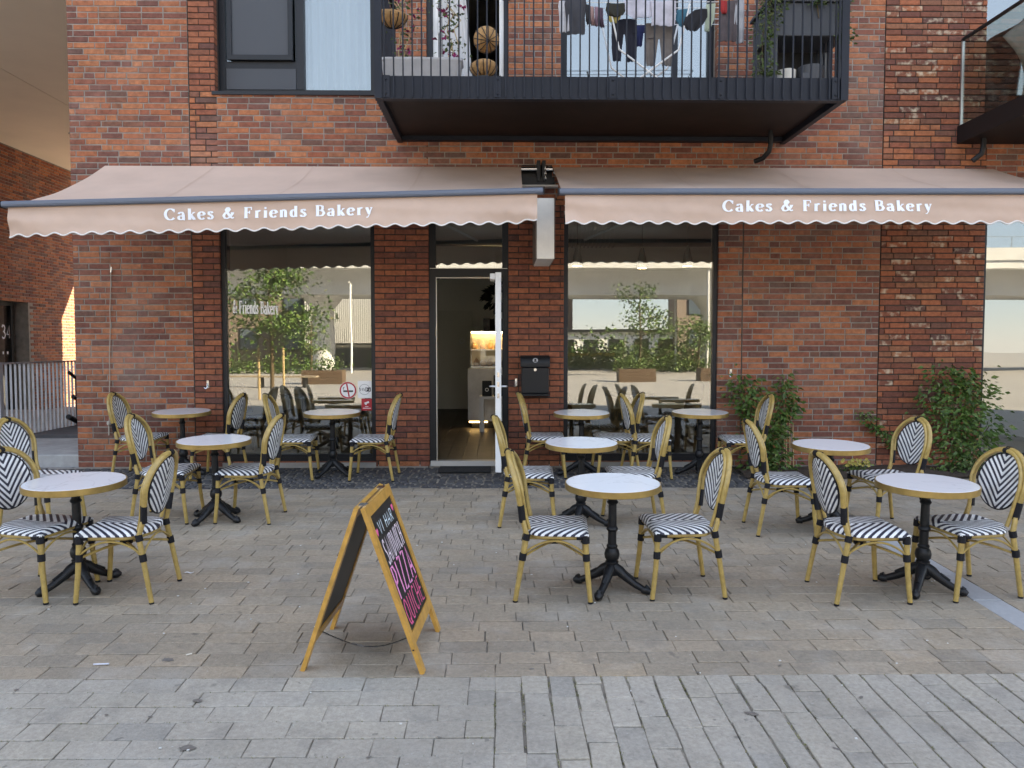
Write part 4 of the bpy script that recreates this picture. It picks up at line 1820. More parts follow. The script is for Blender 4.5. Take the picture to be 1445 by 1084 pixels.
    for sg in (-1, 1):
        b = MB()
        b.tube([(-.188 + .388 * k / 8, sg * (-.2 + .4 * k / 8), .285 + .045 * sin(pi * k / 8)) for k in range(9)], .0085, 6)
        b.build('stretcher', M_tan, t, 60)
    b = MB()
    b.box(-.03, .04, -.02, .02, .315, .345, .006)
    b.build('stretcher_binding', M_bind, t)
    b = MB()
    k = 16
    p = H1[16]
    b.tube([(p[0] - .004, -.018, p[2] - .001), (p[0] - .004, .018, p[2] - .001)], .0215, 8)
    b.tube([(p[0] + .022, -.015, p[2] - .005), (p[0] + .022, .015, p[2] - .005)], .017, 8)
    b.tube([(p[0] + .01, 0, p[2]), (pp(1, pi / 2, 0)[0], 0, pp(1, pi / 2, 0)[2])], .016, 8)
    b.build('top_binding', M_bind, t, 40)
    return t


def make_table():
    t = empty('bistro_table', (0, 0, 0), 'x', 'table', 'round bistro tables on the terrace')
    b = MB()
    b.lathe([(.28, .688), (.2965, .688), (.2985, .701), (.2965, .7035), (.001, .7042)], 48, cap=False)
    b.build('tabletop', M_marble, t, 30)
    b = MB()
    b.lathe([(.2975, .700), (.302, .7025), (.305, .701), (.305, .664), (.302, .661), (.285, .661), (.285, .687)], 48, cap=False)
    b.build('rim', M_brass, t, 35)
    b = MB()
    b.lathe([(.001, .672), (.283, .672)], 32, cap=False)
    b.lathe([(.03, .64), (.11, .658), (.11, .672)], 20, cap=False)
    b.build('underside', M_black, t)
    b = MB()
    prof = [(.045, .10), (.05, .13), (.040, .15), (.036, .17), (.043, .178), (.043, .186), (.034, .192), (.046, .21), (.05, .235), (.044, .26), (.033, .275), (.036, .283), (.036, .29),
            (.028, .30), (.027, .385), (.035, .392), (.038, .40), (.035, .41), (.028, .418), (.026, .56), (.034, .568), (.036, .576), (.030, .585), (.025, .595), (.025, .655)]
    b.lathe(prof, 18)
    b.build('column', M_cast, t, 35)
    for k in range(4):
        a = pi / 4 + k * pi / 2
        ca, sa = cos(a), sin(a)
        b = MB()
        path = [(.015, .15), (.055, .128), (.10, .092), (.16, .056), (.205, .036), (.232, .030)]
        b.tube([(r_ * ca, r_ * sa, z) for r_, z in path], [.036, .036, .028, .024, .022, .020], 8)
        b.tube([(.205 * ca, .205 * sa, .028), (.24 * ca, .24 * sa, .030), (.262 * ca, .262 * sa, .020)], [.024, .030, .016], 8)
        b.tube([(.225 * ca, .225 * sa, .052), (.25 * ca, .25 * sa, .044)], [.018, .012], 6)
        b.tube([(.10 * ca, .10 * sa, .118), (.16 * ca, .16 * sa, .085)], [.014, .010], 6)
        b.build('foot', M_cast, t, 50)
    return t


T = {1: (-2.735, -4.015), 2: (-2.44, -2.34), 3: (-3.5, -.36), 4: (-1.835, -.44), 5: (.893, -.52), 6: (.685, -2.52), 7: (.724, -4.1), 8: (2.20, -.48), 9: (2.73, -2.66), 10: (2.735, -4.125)}
TL = {1: 'round marble table nearest the left edge with a brass rim, between two front chairs',
      2: 'round marble table in the middle row on the left, behind the front left table',
      3: 'round marble table against the brick at the left corner under the hanging cord',
      4: 'round marble table in front of the left shop window below the stickers',
      5: 'round marble table against the right window nearest the mailbox',
      6: 'round marble table in the middle row, straight right of the door',
      7: 'front round marble table closest to the chalkboard sign, on its right',
      8: 'round marble table at the right end of the right shop window',
      9: 'round marble table in front of the climbing shrubs and yellow flowers',
      10: 'front right round marble table standing beside the grey granite strip'}
tb = make_table()
trot = {1: 5, 2: 18, 3: 30, 4: 12, 5: 40, 6: 25, 7: 17, 8: 35, 9: 5, 10: 8}
for k in range(1, 11):
    o = tb if k == 1 else copy_tree(tb)
    o['label'] = TL[k]
    place(o, T[k][0], T[k][1], trot[k])

CH = [  # x, y, yaw, label
    (-2.946, -4.06, -15, 'chair cut by the left picture edge at the front left table'),
    (-3.80, -2.55, -8, 'chair half hidden behind the leftmost front chair at the left edge'),
    (-2.37, -4.115, 180, 'chair right of the front left table, its back to the chalkboard sign'),
    (-2.88, -2.27, 2, 'chair on the left side of the middle row table at the left'),
    (-3.93, -.42, 0, 'chair nearest the brick corner under the hanging cord'),
    (-3.06, -.50, 176, 'chair right of the corner table, in front of the left window frame'),
    (-2.17, -2.27, 177, 'chair on the right side of the middle row table at the left'),
    (-2.23, -.55, 3, 'chair on the left of the table below the window stickers'),
    (-1.36, -.57, 178, 'chair in front of the brick pier left of the shop door'),
    (.49, -.45, -2, 'chair under the mailbox, facing the table by the right window'),
    (1.27, -.50, 182, 'chair right of the table nearest the mailbox, back to back with another chair'),
    (.24, -2.42, -2, 'chair on the left of the middle row table, nearest the open door'),
    (1.14, -2.45, 181, 'chair on the right of the middle row table straight right of the door'),
    (1.60, -.55, 4, 'chair left of the table at the right end of the right window'),
    (2.62, -.66, 178, 'chair beside the climbing shrub right of the right window'),
    (.345, -4.13, -4, 'front chair nearest the chalkboard sign, left of its table'),
    (1.16, -4.09, 184, 'front chair right of the table closest to the chalkboard sign'),
    (2.31, -2.70, -2, 'chair on the left of the table in front of the shrubs'),
    (3.22, -2.62, 190, 'chair on the right of the table in front of the shrubs'),
    (2.285, -4.19, 2, 'front chair left of the table beside the granite strip'),
    (3.0, -4.13, 190, 'front chair closest to the right picture edge'),
]
ch = make_chair()
for k, (x, y, yaw, lb) in enumerate(CH):
    o = ch if k == 0 else copy_tree(ch)
    o['label'] = 'striped ' + lb
    place(o, x, y, yaw)

# =================================================================== A-BOARD SIGN
sg = empty('chalkboard_sign', (-.665, -5.0, -.2), 'wooden A-frame chalkboard advertising sandwich, pizza and quiche on the paving', 'sign')
SW = .285   # half width along y


def panel_frame(xb, zb, xt, zt, out):
    """returns map (s along y, t up the panel 0..1, d outward)"""
    a = Vector((xb, 0, zb))
    c = Vector((xt, 0, zt))
    d = (c - a)
    L_ = d.length
    d.normalize()
    nrm = Vector((d.z, 0, -d.x)) * out
    if nrm.x * out < 0:
        nrm = -nrm

    def mp(s_, tt, dd):
        p = a + d * (tt * L_) + nrm * dd
        return (p.x, s_, p.z)
    return mp, L_


def slab(mb, mp, s0, s1, t0, t1, d0, d1, rnd=0.):
    vv = [mp(s_, t_, d_) for s_ in (s0, s1) for t_ in (t0, t1) for d_ in (d0, d1)]
    ff = [(0, 1, 3, 2), (4, 6, 7, 5), (0, 4, 5, 1), (2, 3, 7, 6), (0, 2, 6, 4), (1, 5, 7, 3)]
    mb.add(vv, ff, rnd)


for side in (1, -1):
    xb = .302 * side
    zb_ = (-.012 if side > 0 else .012) * 0
    mp, PL = panel_frame(xb, .0, .016 * side, .83, side)
    b = MB()
    slab(b, mp, -SW, -SW + .048, 0, 1, -.011, .011)
    slab(b, mp, SW - .048, SW, 0, 1, -.011, .011)
    slab(b, mp, -SW + .048, SW - .048, .935, 1, -.0105, .0105)
    slab(b, mp, -SW + .048, SW - .048, .165, .23, -.0105, .0105)
    fr = b.build('front_frame' if side > 0 else 'rear_frame', M_wood, sg)
    b = MB()
    slab(b, mp, -SW + .044, SW - .044, .22, .945, -.004, .004)
    bo = b.build('blackboard', M_board, sg)
    if side > 0:
        W_ = 2 * (SW - .05)
        s_l = -SW + .05

        def line(text, x0, x1, t0, t1, w, m, slant=0., d=.0048):
            tw = text_width(text, SANS, .16)
            xx = 0
            for chr_ in text:
                if chr_ != ' ':
                    q = MB()
                    sx_, sy_ = W_ * (x1 - x0) / tw, (t1 - t0) * PL
                    for st_i, st_ in enumerate(SANS[chr_][1]):
                        ribbon(q, [(px * sx_, py * sy_) for px, py in st_], lambda dx, dy: w, lambda px, py, l: mp(s_l + W_ * x0 + xx * sx_ + px, t0 + py / PL, d + l), st_i * 1e-4)
                    q.build('chalk_letter', m, bo)
                xx += SANS[chr_][0] + .16
        M_ch1 = mat('chalk_blue_white', (.62, .74, .80), .9)
        M_ch2 = mat('chalk_white_pink', (.74, .62, .68), .9)
        M_ch3 = mat('chalk_pink', (.80, .27, .52), .9)
        M_ch4 = mat('chalk_rose', (.72, .10, .24), .9)
        M_chd = mat('chalk_plum', (.10, .03, .07), .9)
        line('VI HAR', .17, .84, .80, .875, .0038, M_ch1)
        line('SANDWICH', .10, .93, .625, .77, .0058, M_ch2)
        line('PIZZA', .06, .95, .42, .61, .0095, M_ch3)
        line('QUICHE', .07, .95, .255, .40, .006, M_ch4)
        for hx, ht in ((.07, .83), (.93, .865)):
            q = MB()
            pts = []
            for k in range(24):
                a = 2 * pi * k / 24
                hx_ = .0011 * 16 * sin(a) ** 3 * 1.15
                hy_ = .0013 * (13 * cos(a) - 5 * cos(2 * a) - 2 * cos(3 * a) - cos(4 * a)) * 1.15
                pts.append(mp(s_l + W_ * hx + hx_, ht + hy_ / PL, .005))
            q.add(pts, [tuple(range(24))])
            q.build('chalk_heart', mat('chalk_heart', (.78, .13, .30), .9), bo)
        q = MB()
        for s_ in (-SW - .001, ):
            q.lathe([(.006, -.002), (.006, .002)], 8, mp(s_, .15, 0))
        q.build('screw', M_black, fr)
for s_ in (-.2, .2):
    b = MB()
    b.box(-.02, .02, s_ - .03, s_ + .03, .826, .833)
    b.build('hinge', M_chrome, sg)
b = MB()
pts = []
for k in range(15):
    u = k / 14
    pts.append((-.25 + .50 * u, -.12 + .03 * sin(u * 3), .14 - .09 * sin(pi * u)))
for k in range(14):
    b.tube([pts[k], pts[k + 1]], [.004, .0055], 5)
b.build('chain', M_chrome, sg, 60)
sg.matrix_world = Matrix.Translation((-.665, -5.0, SL * -5.0)) @ TILT @ Matrix.Rotation(radians(-4.0), 4, 'Z')

# =================================================================== PLANTS
def leaf_at(mb, p, n, size, rr, droop=.2, asp=.55):
    d = Vector(n).normalized()
    side = d.cross(Vector((rr.uniform(-1, 1), rr.uniform(-1, 1), rr.uniform(-.4, 1)))).normalized()
    up = side.cross(d)
    p = Vector(p)
    L_ = size
    w = size * asp * .5
    a = p
    m1 = p + d * L_ * .45 + side * w + up * L_ * .07
    m2 = p + d * L_ * .45 - side * w + up * L_ * .07
    mc = p + d * L_ * .5 - up * L_ * .02
    tip = p + d * L_ - up * L_ * droop + Vector((0, 0, -L_ * .12))
    mb.add([a, m1, mc, m2, tip], [(0, 2, 1), (0, 3, 2), (1, 2, 4), (2, 3, 4)], rr.random())


def shrub(name, label, base, stems, seed, leafm=M_leaf, size=(.05, .092), mult=2.0, wall=True, group=None, cat='shrub'):
    rr = random.Random(seed)
    t = empty(name, base, label, cat, group)
    f, s_ = MB(), MB()
    for (pts, dn, spread) in stems:
        P = [Vector(q) for q in pts]
        n = 10
        fine = []
        for i in range(len(P) - 1):
            for k in range(n):
                fine.append(P[i].lerp(P[i + 1], k / n) + Vector((rr.uniform(-.012, .012), rr.uniform(-.012, .012), 0)))
        fine.append(P[-1])
        s_.tube(fine[::4] + [fine[-1]], .006, 5)
        for q in fine:
            for _ in range(max(1, int(dn * mult))):
                o = Vector((rr.gauss(0, spread), -abs(rr.gauss(0, spread * .7)), rr.gauss(0, spread * .8)))
                pos = q + o
                if pos.y + base[1] > -.02:
                    pos.y = -.02 - base[1]
                if pos.z < .01:
                    pos.z = .02
                dr = Vector((o.x * 2 + rr.uniform(-.06, .06), -rr.uniform(.03, .12), rr.uniform(-.10, .03)))
                leaf_at(f, pos, dr, rr.uniform(*size) * rr.uniform(.7, 1.1), rr)
    f.build('foliage', leafm, t)
    s_.build('stem', M_stem, t, 60)
    return t


shrub('climbing_shrub', 'leafy green climbing shrub beside the right window, behind striped chairs', (3.0, -.22, 0), [
    ([(0, 0, 0), (.0, .05, .45), (-.17, .12, .85), (-.27, .14, 1.02)], 5, .075), ([(-.05, 0, .3), (-.12, .1, .65), (-.33, .15, .84)], 3, .05),
    ([(.05, 0, 0), (.16, .05, .5), (.25, .12, .8), (.27, .14, 1.03)], 5, .07), ([(.1, 0, .35), (.27, .1, .62), (.40, .14, .74)], 3, .05),
    ([(-.1, -.03, 0), (-.03, -.02, .3), (.1, .02, .45)], 7, .10), ([(.2, -.05, 0), (.12, -.03, .25)], 5, .09), ([(-.2, .1, .5), (-.05, .12, .9)], 3, .05)], 5)
shrub('climbing_shrub', 'large bushy green shrub at the right end of the brick panel', (5.2, -.24, 0), [
    ([(0, 0, 0), (.02, .05, .5), (-.05, .1, .95), (-.15, .12, 1.07)], 7, .11), ([(.05, 0, .3), (.2, .05, .7), (.35, .1, 1.0)], 6, .10),
    ([(-.05, 0, .3), (-.2, .06, .6), (-.30, .12, .85)], 5, .09), ([(.1, -.05, 0), (.25, -.03, .35), (.4, .03, .5)], 6, .10), ([(-.1, -.05, 0), (-.05, 0, .3)], 6, .11),
    ([(.0, 0, .5), (.1, .06, .85), (.12, .1, 1.07)], 6, .09)], 6)
shrub('climbing_sprig', 'thin leafy sprig climbing the brick left of the large shrub', (4.45, -.14, .22), [
    ([(.12, .05, .0), (.02, .08, .17), (-.12, .1, .27), (-.24, .1, .40)], 3, .035), ([(.1, .05, .03), (.2, .07, .1)], 3, .035)], 7, size=(.045, .075))
shrub('low_plant', 'low leafy plant at the foot of the large shrub', (5.55, -.40, 0), [([(-.3, 0, .0), (-.25, 0, .16)], 8, .08), ([(0, 0, 0), (.05, 0, .15)], 6, .08)], 9, M_leafd, (.03, .055))
t = shrub('flower_clump', 'small clump of yellow flowers at the foot of the wall', (3.93, -.42, -.01), [([(0, 0, 0), (-.05, 0, .10)], 7, .05), ([(.05, 0, 0), (.08, 0, .09)], 7, .05)], 12, M_leaf, (.025, .04), cat='flowers')
b = MB()
rr = random.Random(3)
for k in range(26):
    c = Vector((rr.gauss(0, .075), -.03 - abs(rr.gauss(0, .03)), .09 + rr.uniform(0, .07)))
    for q in range(5):
        a = 2 * pi * q / 5 + k
        b.add([c, c + Vector((.016 * cos(a - .5), -.004, .016 * sin(a - .5))), c + Vector((.02 * cos(a), -.008, .02 * sin(a))), c + Vector((.016 * cos(a + .5), -.004, .016 * sin(a + .5)))], [(0, 1, 2, 3)])
b.build('flowers', mat('yellow_petal', (.40, .33, .07), .6), t)
for k, (xx, hh) in enumerate(((3.27, 1.0), (3.30, .62), (3.34, .55), (3.38, .5))):
    b = MB()
    b.tube([(xx, -.14, 0), (xx + .01, -.07, hh)], .006, 6)
    o = b.build('bamboo_cane', M_cane)
    tag(o, ['tallest bamboo cane tied into the left climbing shrub', 'short bamboo cane right of the tallest cane', 'short bamboo cane second from the tallest', 'short bamboo cane farthest right behind the table'][k], 'cane', 'bamboo canes in the planting bed')
b = MB()
b.tube([(3.2 + .025 * cos(k * .8), -.25 + .025 * sin(k * .8), .04 + k * .0055) for k in range(60)], .004, 5)
tag(b.build('plant_spiral', M_black, None, 60), 'black spiral plant support standing beside the left climbing shrub', 'plant support')

# =================================================================== ON THE BALCONY
ZD = 3.925
t = empty('plastic_planter', (-.75, -1.30, ZD), 'translucent white plastic trough planter on the balcony floor', 'planter')
b = MB()
vv = []
lv = [(.33, .09, .0), (.36, .105, .02), (.385, .12, .20), (.40, .13, .21), (.40, .13, .235), (.385, .12, .235), (.36, .10, .16)]
vv, ff = [], []


def rrect(a, c, r_, n=5):
    out = []
    for q, (sx, sy) in enumerate(((1, 1), (-1, 1), (-1, -1), (1, -1))):
        for k in range(n):
            an = q * pi / 2 + pi / 2 * k / (n - 1)
            out.append((sx * (a - r_) + r_ * cos(an), sy * (c - r_) + r_ * sin(an)))
    return out


for (a, c, z) in lv:
    vv += [(x_, y_, z) for x_, y_ in rrect(a, c, .05)]
for i in range(len(lv) - 1):
    for k in range(20):
        q = (k + 1) % 20
        ff.append((i * 20 + k, i * 20 + q, (i + 1) * 20 + q, (i + 1) * 20 + k))
ff.append(tuple(reversed(range(20))))
ff.append(tuple((len(lv) - 1) * 20 + k for k in range(20)))
b.add(vv, ff)
b.build('trough', mat('milky_plastic', (.52, .53, .56), .45, var=.2, vscale=8, trans=.15), t, 50)


def flower_plant(name, label, base, h, seed, spread):
    rr = random.Random(seed)
    t = empty(name, base, label, 'plant', 'flowering plants on the balcony')
    f, s_, fl = MB(), MB(), MB()
    for st in range(3):
        bx_ = rr.uniform(-.05, .05)
        pts = [(bx_ + rr.uniform(-.03, .03) * k, rr.uniform(-.02, .02) * k, h * k / 5) for k in range(6)]
        s_.tube(pts, .005, 5)
        for q in pts[1:]:
            for _ in range(9):
                p = Vector(q) + Vector((rr.gauss(0, spread), rr.gauss(0, spread), rr.gauss(0, .05)))
                leaf_at(f, p, (rr.uniform(-1, 1), rr.uniform(-1, 1), rr.uniform(-.5, .5)), rr.uniform(.03, .055), rr)
            for _ in range(2 if rr.random() < .6 else 0):
                p = Vector(q) + Vector((rr.gauss(0, spread * 1.2), rr.gauss(0, spread), rr.gauss(.04, .06)))
                for w in range(4):
                    leaf_at(fl, p, (rr.uniform(-1, 1), rr.uniform(-1, .2), rr.uniform(-1, 1)), rr.uniform(.03, .045), rr, asp=.9)
    f.build('foliage', M_leafd, t)
    s_.build('stem', M_cane, t, 60)
    fl.build('blossom', ramp_piece('magenta_petal_' + str(seed), [(0, (.20, .015, .07)), (.6, (.30, .02, .13)), (1, (.16, .012, .04))], rough=.6, mottle=.1, bump=.02), t)


flower_plant('flowering_plant', 'tall plant with red blossoms tied to canes at the planter left end', (-.93, -1.30, ZD + .16), .80, 4, .07)
flower_plant('flowering_plant', 'plant with magenta blossoms at the right end of the planter', (-.46, -1.30, ZD + .16), .62, 9, .055)


def wire_basket(name, label, c, r_, tilt=0, grp='coconut fibre hanging baskets'):
    t = empty(name, c, label, 'basket', grp)
    b = MB()
    b.lathe([(.001, -.62 * r_), (.35 * r_, -.58 * r_), (.65 * r_, -.42 * r_), (.88 * r_, -.18 * r_), (1.0 * r_, .1 * r_), (.98 * r_, .3 * r_), (.8 * r_, .45 * r_), (.001, .5 * r_)], 24, cap=False)
    b.build('fibre_liner', mat('coconut_fibre', (.42, .23, .095), .9, var=.3, vscale=30, bump=.8, bscale=90), t, 60)
    b = MB()
    for k in range(12):
        a = 2 * pi * k / 12
        b.tube([(1.02 * rr_ * cos(a), 1.02 * rr_ * sin(a), z_) for rr_, z_ in ((.02 * r_, -.64 * r_), (.36 * r_, -.6 * r_), (.67 * r_, -.43 * r_), (.9 * r_, -.18 * r_), (1.02 * r_, .1 * r_), (1.0 * r_, .3 * r_))], .0042, 5)
    b.build('wire_frame', M_black, t, 60)
    t.rotation_euler = (radians(tilt), radians(tilt * .4), 0)
    return t


wire_basket('hanging_basket', 'round fibre basket hanging upper in the balcony doorway', (-.14, -.30, 4.75), .14, -62)
wire_basket('hanging_basket', 'round fibre basket standing below the other in the doorway', (-.17, -.32, 4.42), .15, -8)
b = MB()
b.lathe([(.001, -.4), (.07, -.38), (.09, -.1), (.09, -.0), (.001, .0)], 18, (-.17, -.32, 4.335), cap=False)
tag(b.build('pot_stand', mat('dark_pot', (.03, .028, .027), .6), None, 40), 'dark plant stand holding the lower fibre basket', 'stand')
wire_basket('hanging_basket', 'fibre basket hung on the balcony bars at the left end', (-1.02, -1.40, 4.53), .14, 12)
# clothes horse
t = empty('drying_rack', (1.5, -.8, ZD), 'white folding clothes horse standing on the balcony', 'drying rack')
RX0, RX1, RZ = -.82, .92, .90
b = MB()
for yy in (-.28, -.14, 0, .14, .28):
    b.tube([(RX0, yy, RZ), (RX1, yy, RZ + .02)], .004, 5)
for xx, dz in ((RX0, 0), (RX1, .02)):
    b.tube([(xx, -.28, RZ + dz), (xx, .28, RZ + dz)], .006, 6)
b.build('wire', M_white, t, 60)
for yy in (-.27, .27):
    for (a, c) in ((-.32, .30), (.32, -.30)):
        b = MB()
        b.tube([(a, yy, 0), (c, yy, RZ * .5), (c * 1.35 + .0, yy, RZ)], .010, 7)
        b.build('leg', M_white, t, 60)

M_cl = {}


def garment(name, label, x0, z1, parts, c, y, seed, cat='clothing'):
    """parts: list of row lists (dz, xa, xb)"""
    rr = random.Random(seed)
    b = MB()
    for rows in parts:
        n = 8
        ph = rr.uniform(0, 6)
        vv = []
        for s_ in (-1, 1):
            for q, (dz, xa, xb) in enumerate(rows):
                for k in range(n + 1):
                    x = xa + (xb - xa) * k / n
                    fold = .016 * sin(k * 1.9 + ph) * min(1, q * .5) + .012 * sin(x * 25 + dz * 9 + ph)
                    vv.append((x, fold + s_ * .007 * (1 if 0 < k < n else .2), dz))
        nr = len(rows)
        ff = []
        for s_ in (0, 1):
            for q in range(nr - 1):
                for k in range(n):
                    a = (s_ * nr + q) * (n + 1) + k
                    f = (a, a + 1, a + n + 2, a + n + 1)
                    ff.append(f if s_ else f[::-1])
        b.add(vv, ff)
    o = b.build(name, mat('cloth_' + name + str(seed), c, .9, var=.25, vscale=9), None, 80)
    o.location = (x0, y, z1)
    tag(o, label, cat, 'washing on the clothes horse')


def tee(w, l):
    return [[(0, -w * .5, w * .5), (-.05, -w * .56, w * .55), (-l * .5, -w * .48, w * .47), (-l * .9, -w * .46, w * .48), (-l, -w * .43, w * .46)]]


def trousers(w, l):
    return [[(0, -w * .5, w * .5), (-l * .35, -w * .5, w * .5)], [(-l * .35, -w * .5, -.005), (-l * .7, -w * .5, -w * .08), (-l, -w * .46, -w * .12)], [(-l * .35, .005, w * .5), (-l * .7, w * .08, w * .5), (-l, w * .12, w * .46)]]


ZR = ZD + RZ - .004
garment('cardigan', 'dark grey cardigan with pale lining at the left end of the rack', .76, ZR + .03, tee(.20, .34), (.05, .05, .058), -1.09, 1)
garment('shirt', 'pale shirt hanging at the far left of the rack', .66, ZR + .02, tee(.13, .30), (.52, .52, .55), -1.07, 2)
for k in range(4):
    garment('sock', ['black sock hung first from the left', 'pinkish sock second from the left', 'mauve sock third from the left', 'dark purple sock fourth from the left'][k], .88 + k * .045, ZR - .02 - .01 * k, [[(0, -.022, .02), (-.1, -.02, .022), (-.15, -.02, .03), (-.19, -.005, .04)]], [(.03, .03, .035), (.42, .27, .25), (.28, .18, .22), (.10, .06, .09)][k], -1.08, 20 + k)
garment('bra', 'black and yellow bra hanging left of the navy trousers', 1.16, ZR + .0, [[(0, -.09, .09), (-.07, -.10, .10), (-.11, -.08, .08), (-.13, -.03, .03)]], (.03, .028, .02), -1.08, 3)
garment('cloth', 'mustard yellow cloth under the black garment', 1.15, ZR - .09, [[(0, -.07, .07), (-.05, -.06, .06), (-.09, -.04, .03)]], (.42, .33, .10), -1.065, 4)
garment('trousers', 'navy blue trousers hanging behind the crossed rack legs', 1.27, ZR - .10, trousers(.26, .42), (.015, .017, .03), -.94, 5)
garment('towel', 'pale lilac towel draped over the middle of the rack', 1.38, ZR + .025, [[(0, -.14, .15), (-.12, -.12, .16), (-.17, -.06, .12)]], (.52, .51, .58), -1.09, 6)
garment('shirt', 'light grey shirt folded over the rack right of the lilac towel', 1.62, ZR + .02, [[(0, -.11, .14), (-.13, -.10, .14), (-.24, -.10, .13)]], (.52, .50, .56), -1.09, 7)
garment('trousers', 'grey brown trousers hanging below the light grey shirt', 1.62, ZR - .15, trousers(.28, .42), (.16, .14, .13), -.96, 8)
garment('shorts', 'bright blue shorts behind the lilac towel', 1.50, ZR - .1, trousers(.22, .22), (.025, .035, .12), -.80, 9)
garment('top', 'teal blue top right of the grey shirt', 1.83, ZR - .05, [[(0, -.05, .06), (-.1, -.06, .05), (-.16, -.02, .05)]], (.04, .17, .25), -1.06, 10)
garment('jumper', 'black jumper sagging at the right of the rack', 1.98, ZR - .05, [[(0, -.02, .10), (-.08, -.12, .10), (-.15, -.14, .06), (-.21, -.10, .0)]], (.018, .018, .022), -1.07, 11)
garment('cloth', 'pale green cloth near the right end of the rack', 2.10, ZR + .0, [[(0, -.03, .06), (-.15, -.04, .05), (-.27, -.05, .0)]], (.40, .46, .36), -1.08, 12)
garment('shirt', 'dark patterned shirt with red collar at the right end', 2.27, ZR + .03, [[(0, -.07, .11), (-.2, -.07, .11), (-.40, -.06, .10)]], (.10, .08, .085), -1.09, 13)
garment('cloth', 'small red cloth over the dark patterned shirt', 2.24, ZR + .02, [[(0, -.04, .03), (-.1, -.04, .03), (-.13, -.02, .02)]], (.40, .03, .03), -1.115, 14)
garment('scarf', 'pale grey scarf hanging from the rack far right end', 2.40, ZR + .04, [[(0, -.05, .05), (-.25, -.05, .05), (-.42, -.03, .05)]], (.42, .43, .46), -1.085, 15)
# cabinet with ivy
t = empty('plant_cabinet', (3.02, -1.0, ZD), 'dark open plant table with planter box on top at the balcony right end', 'plant table')
b = MB()
b.box(-.37, .40, -.26, .26, .52, .84, .006)
b.box(-.40, .43, -.29, .29, .841, .875, .004)
b.build('planter_box', mat('cabinet_dark', (.05, .055, .065), .55), t)
for sx in (-.33, .36):
    for sy in (-.22, .22):
        b = MB()
        b.box(sx - .04, sx + .04, sy - .04, sy + .04, 0, .519)
        b.build('leg', MATS['cabinet_dark'], t)
b = MB()
b.box(-.29, .32, .18, .2, .04, .515)
b.build('rear_board', M_black, t)
b = MB()
b.lathe([(.001, 0), (.085, 0), (.09, .22), (.082, .225), (.08, .18), (.001, .18)], 24, (2.88, -1.1, ZD + .012), cap=False)
tag(b.build('white_pot', mat('cream_enamel', (.62, .60, .55), .4), None, 40), 'cream round pot under the dark plant table', 'pot')
b = MB()
b.lathe([(.001, 0), (.115, 0), (.13, .26), (.122, .265), (.115, .2), (.001, .2)], 24, (3.13, -1.08, ZD + .012), cap=False)
b.box(3.0, 3.07, -1.215, -1.205, ZD + .13, ZD + .18)
tag(b.build('black_bucket', mat('grey_plastic', (.07, .075, .085), .5), None, 40), 'dark grey bucket with pale label under the plant table', 'bucket')
b = MB()
b.box(-.03, .03, -.01, .01, 0, .42)
o = b.build('grey_board', mat('board_grey', (.16, .16, .165), .7))
o.location = (3.31, -1.05, ZD + .012)
tag(o, 'narrow grey board leaning behind the bucket on the balcony', 'board')
shrub('ivy_plant', 'ivy spilling over the left end of the balcony plant table', (2.66, -1.30, ZD + .1), [
    ([(.2, .1, .85), (.0, 0, .78), (-.10, -.05, .50), (-.11, -.05, .1), (-.06, -.05, -.06)], 7, .05), ([(.1, .1, .85), (-.02, 0, .6), (-.06, 0, .3)], 5, .045)], 21, M_leafd, (.03, .055), cat='ivy', group='ivy on the balcony')
shrub('ivy_plant', 'ivy growing on top of the balcony plant table', (3.0, -1.15, ZD + .80), [
    ([(-.3, 0, .15), (0, 0, .18), (.42, 0, .12)], 8, .075), ([(.1, -.1, .1), (.12, -.14, -.12)], 3, .03)], 22, M_leafd, (.03, .055), cat='ivy', group='ivy on the balcony')
shrub('ivy_plant', 'ivy trailing outside the right end bars of the balcony', (3.36, -1.25, ZD + .3), [
    ([(-.05, 0, .75), (.0, 0, .5), (.015, 0, .25), (.02, 0, .15)], 5, .035), ([(0, 0, -.02), (.0, 0, .03)], 1, .015)], 23, M_leafd, (.03, .05), cat='ivy', group='ivy on the balcony')
# wall lamp by the balcony door
t = empty('wall_lantern', (.08, -.10, 5.33), 'small black wire lantern on the wall beside the balcony door', 'lantern')
b = MB()
for k in range(6):
    a = 2 * pi * k / 6
    b.tube([(.03 * cos(a), .03 * sin(a), .1), (.06 * cos(a), .06 * sin(a), -.05)], .004, 5)
b.tube([(.06 * cos(2 * pi * k / 12), .06 * sin(2 * pi * k / 12), -.05) for k in range(12)], .004, 5, True)
b.build('wire_cage', M_black, t, 60)
b = MB()
b.tube([(0, 0, .1), (0, .03, .13), (0, .095, .13)], .006, 6)
b.build('wall_arm', M_black, t, 60)

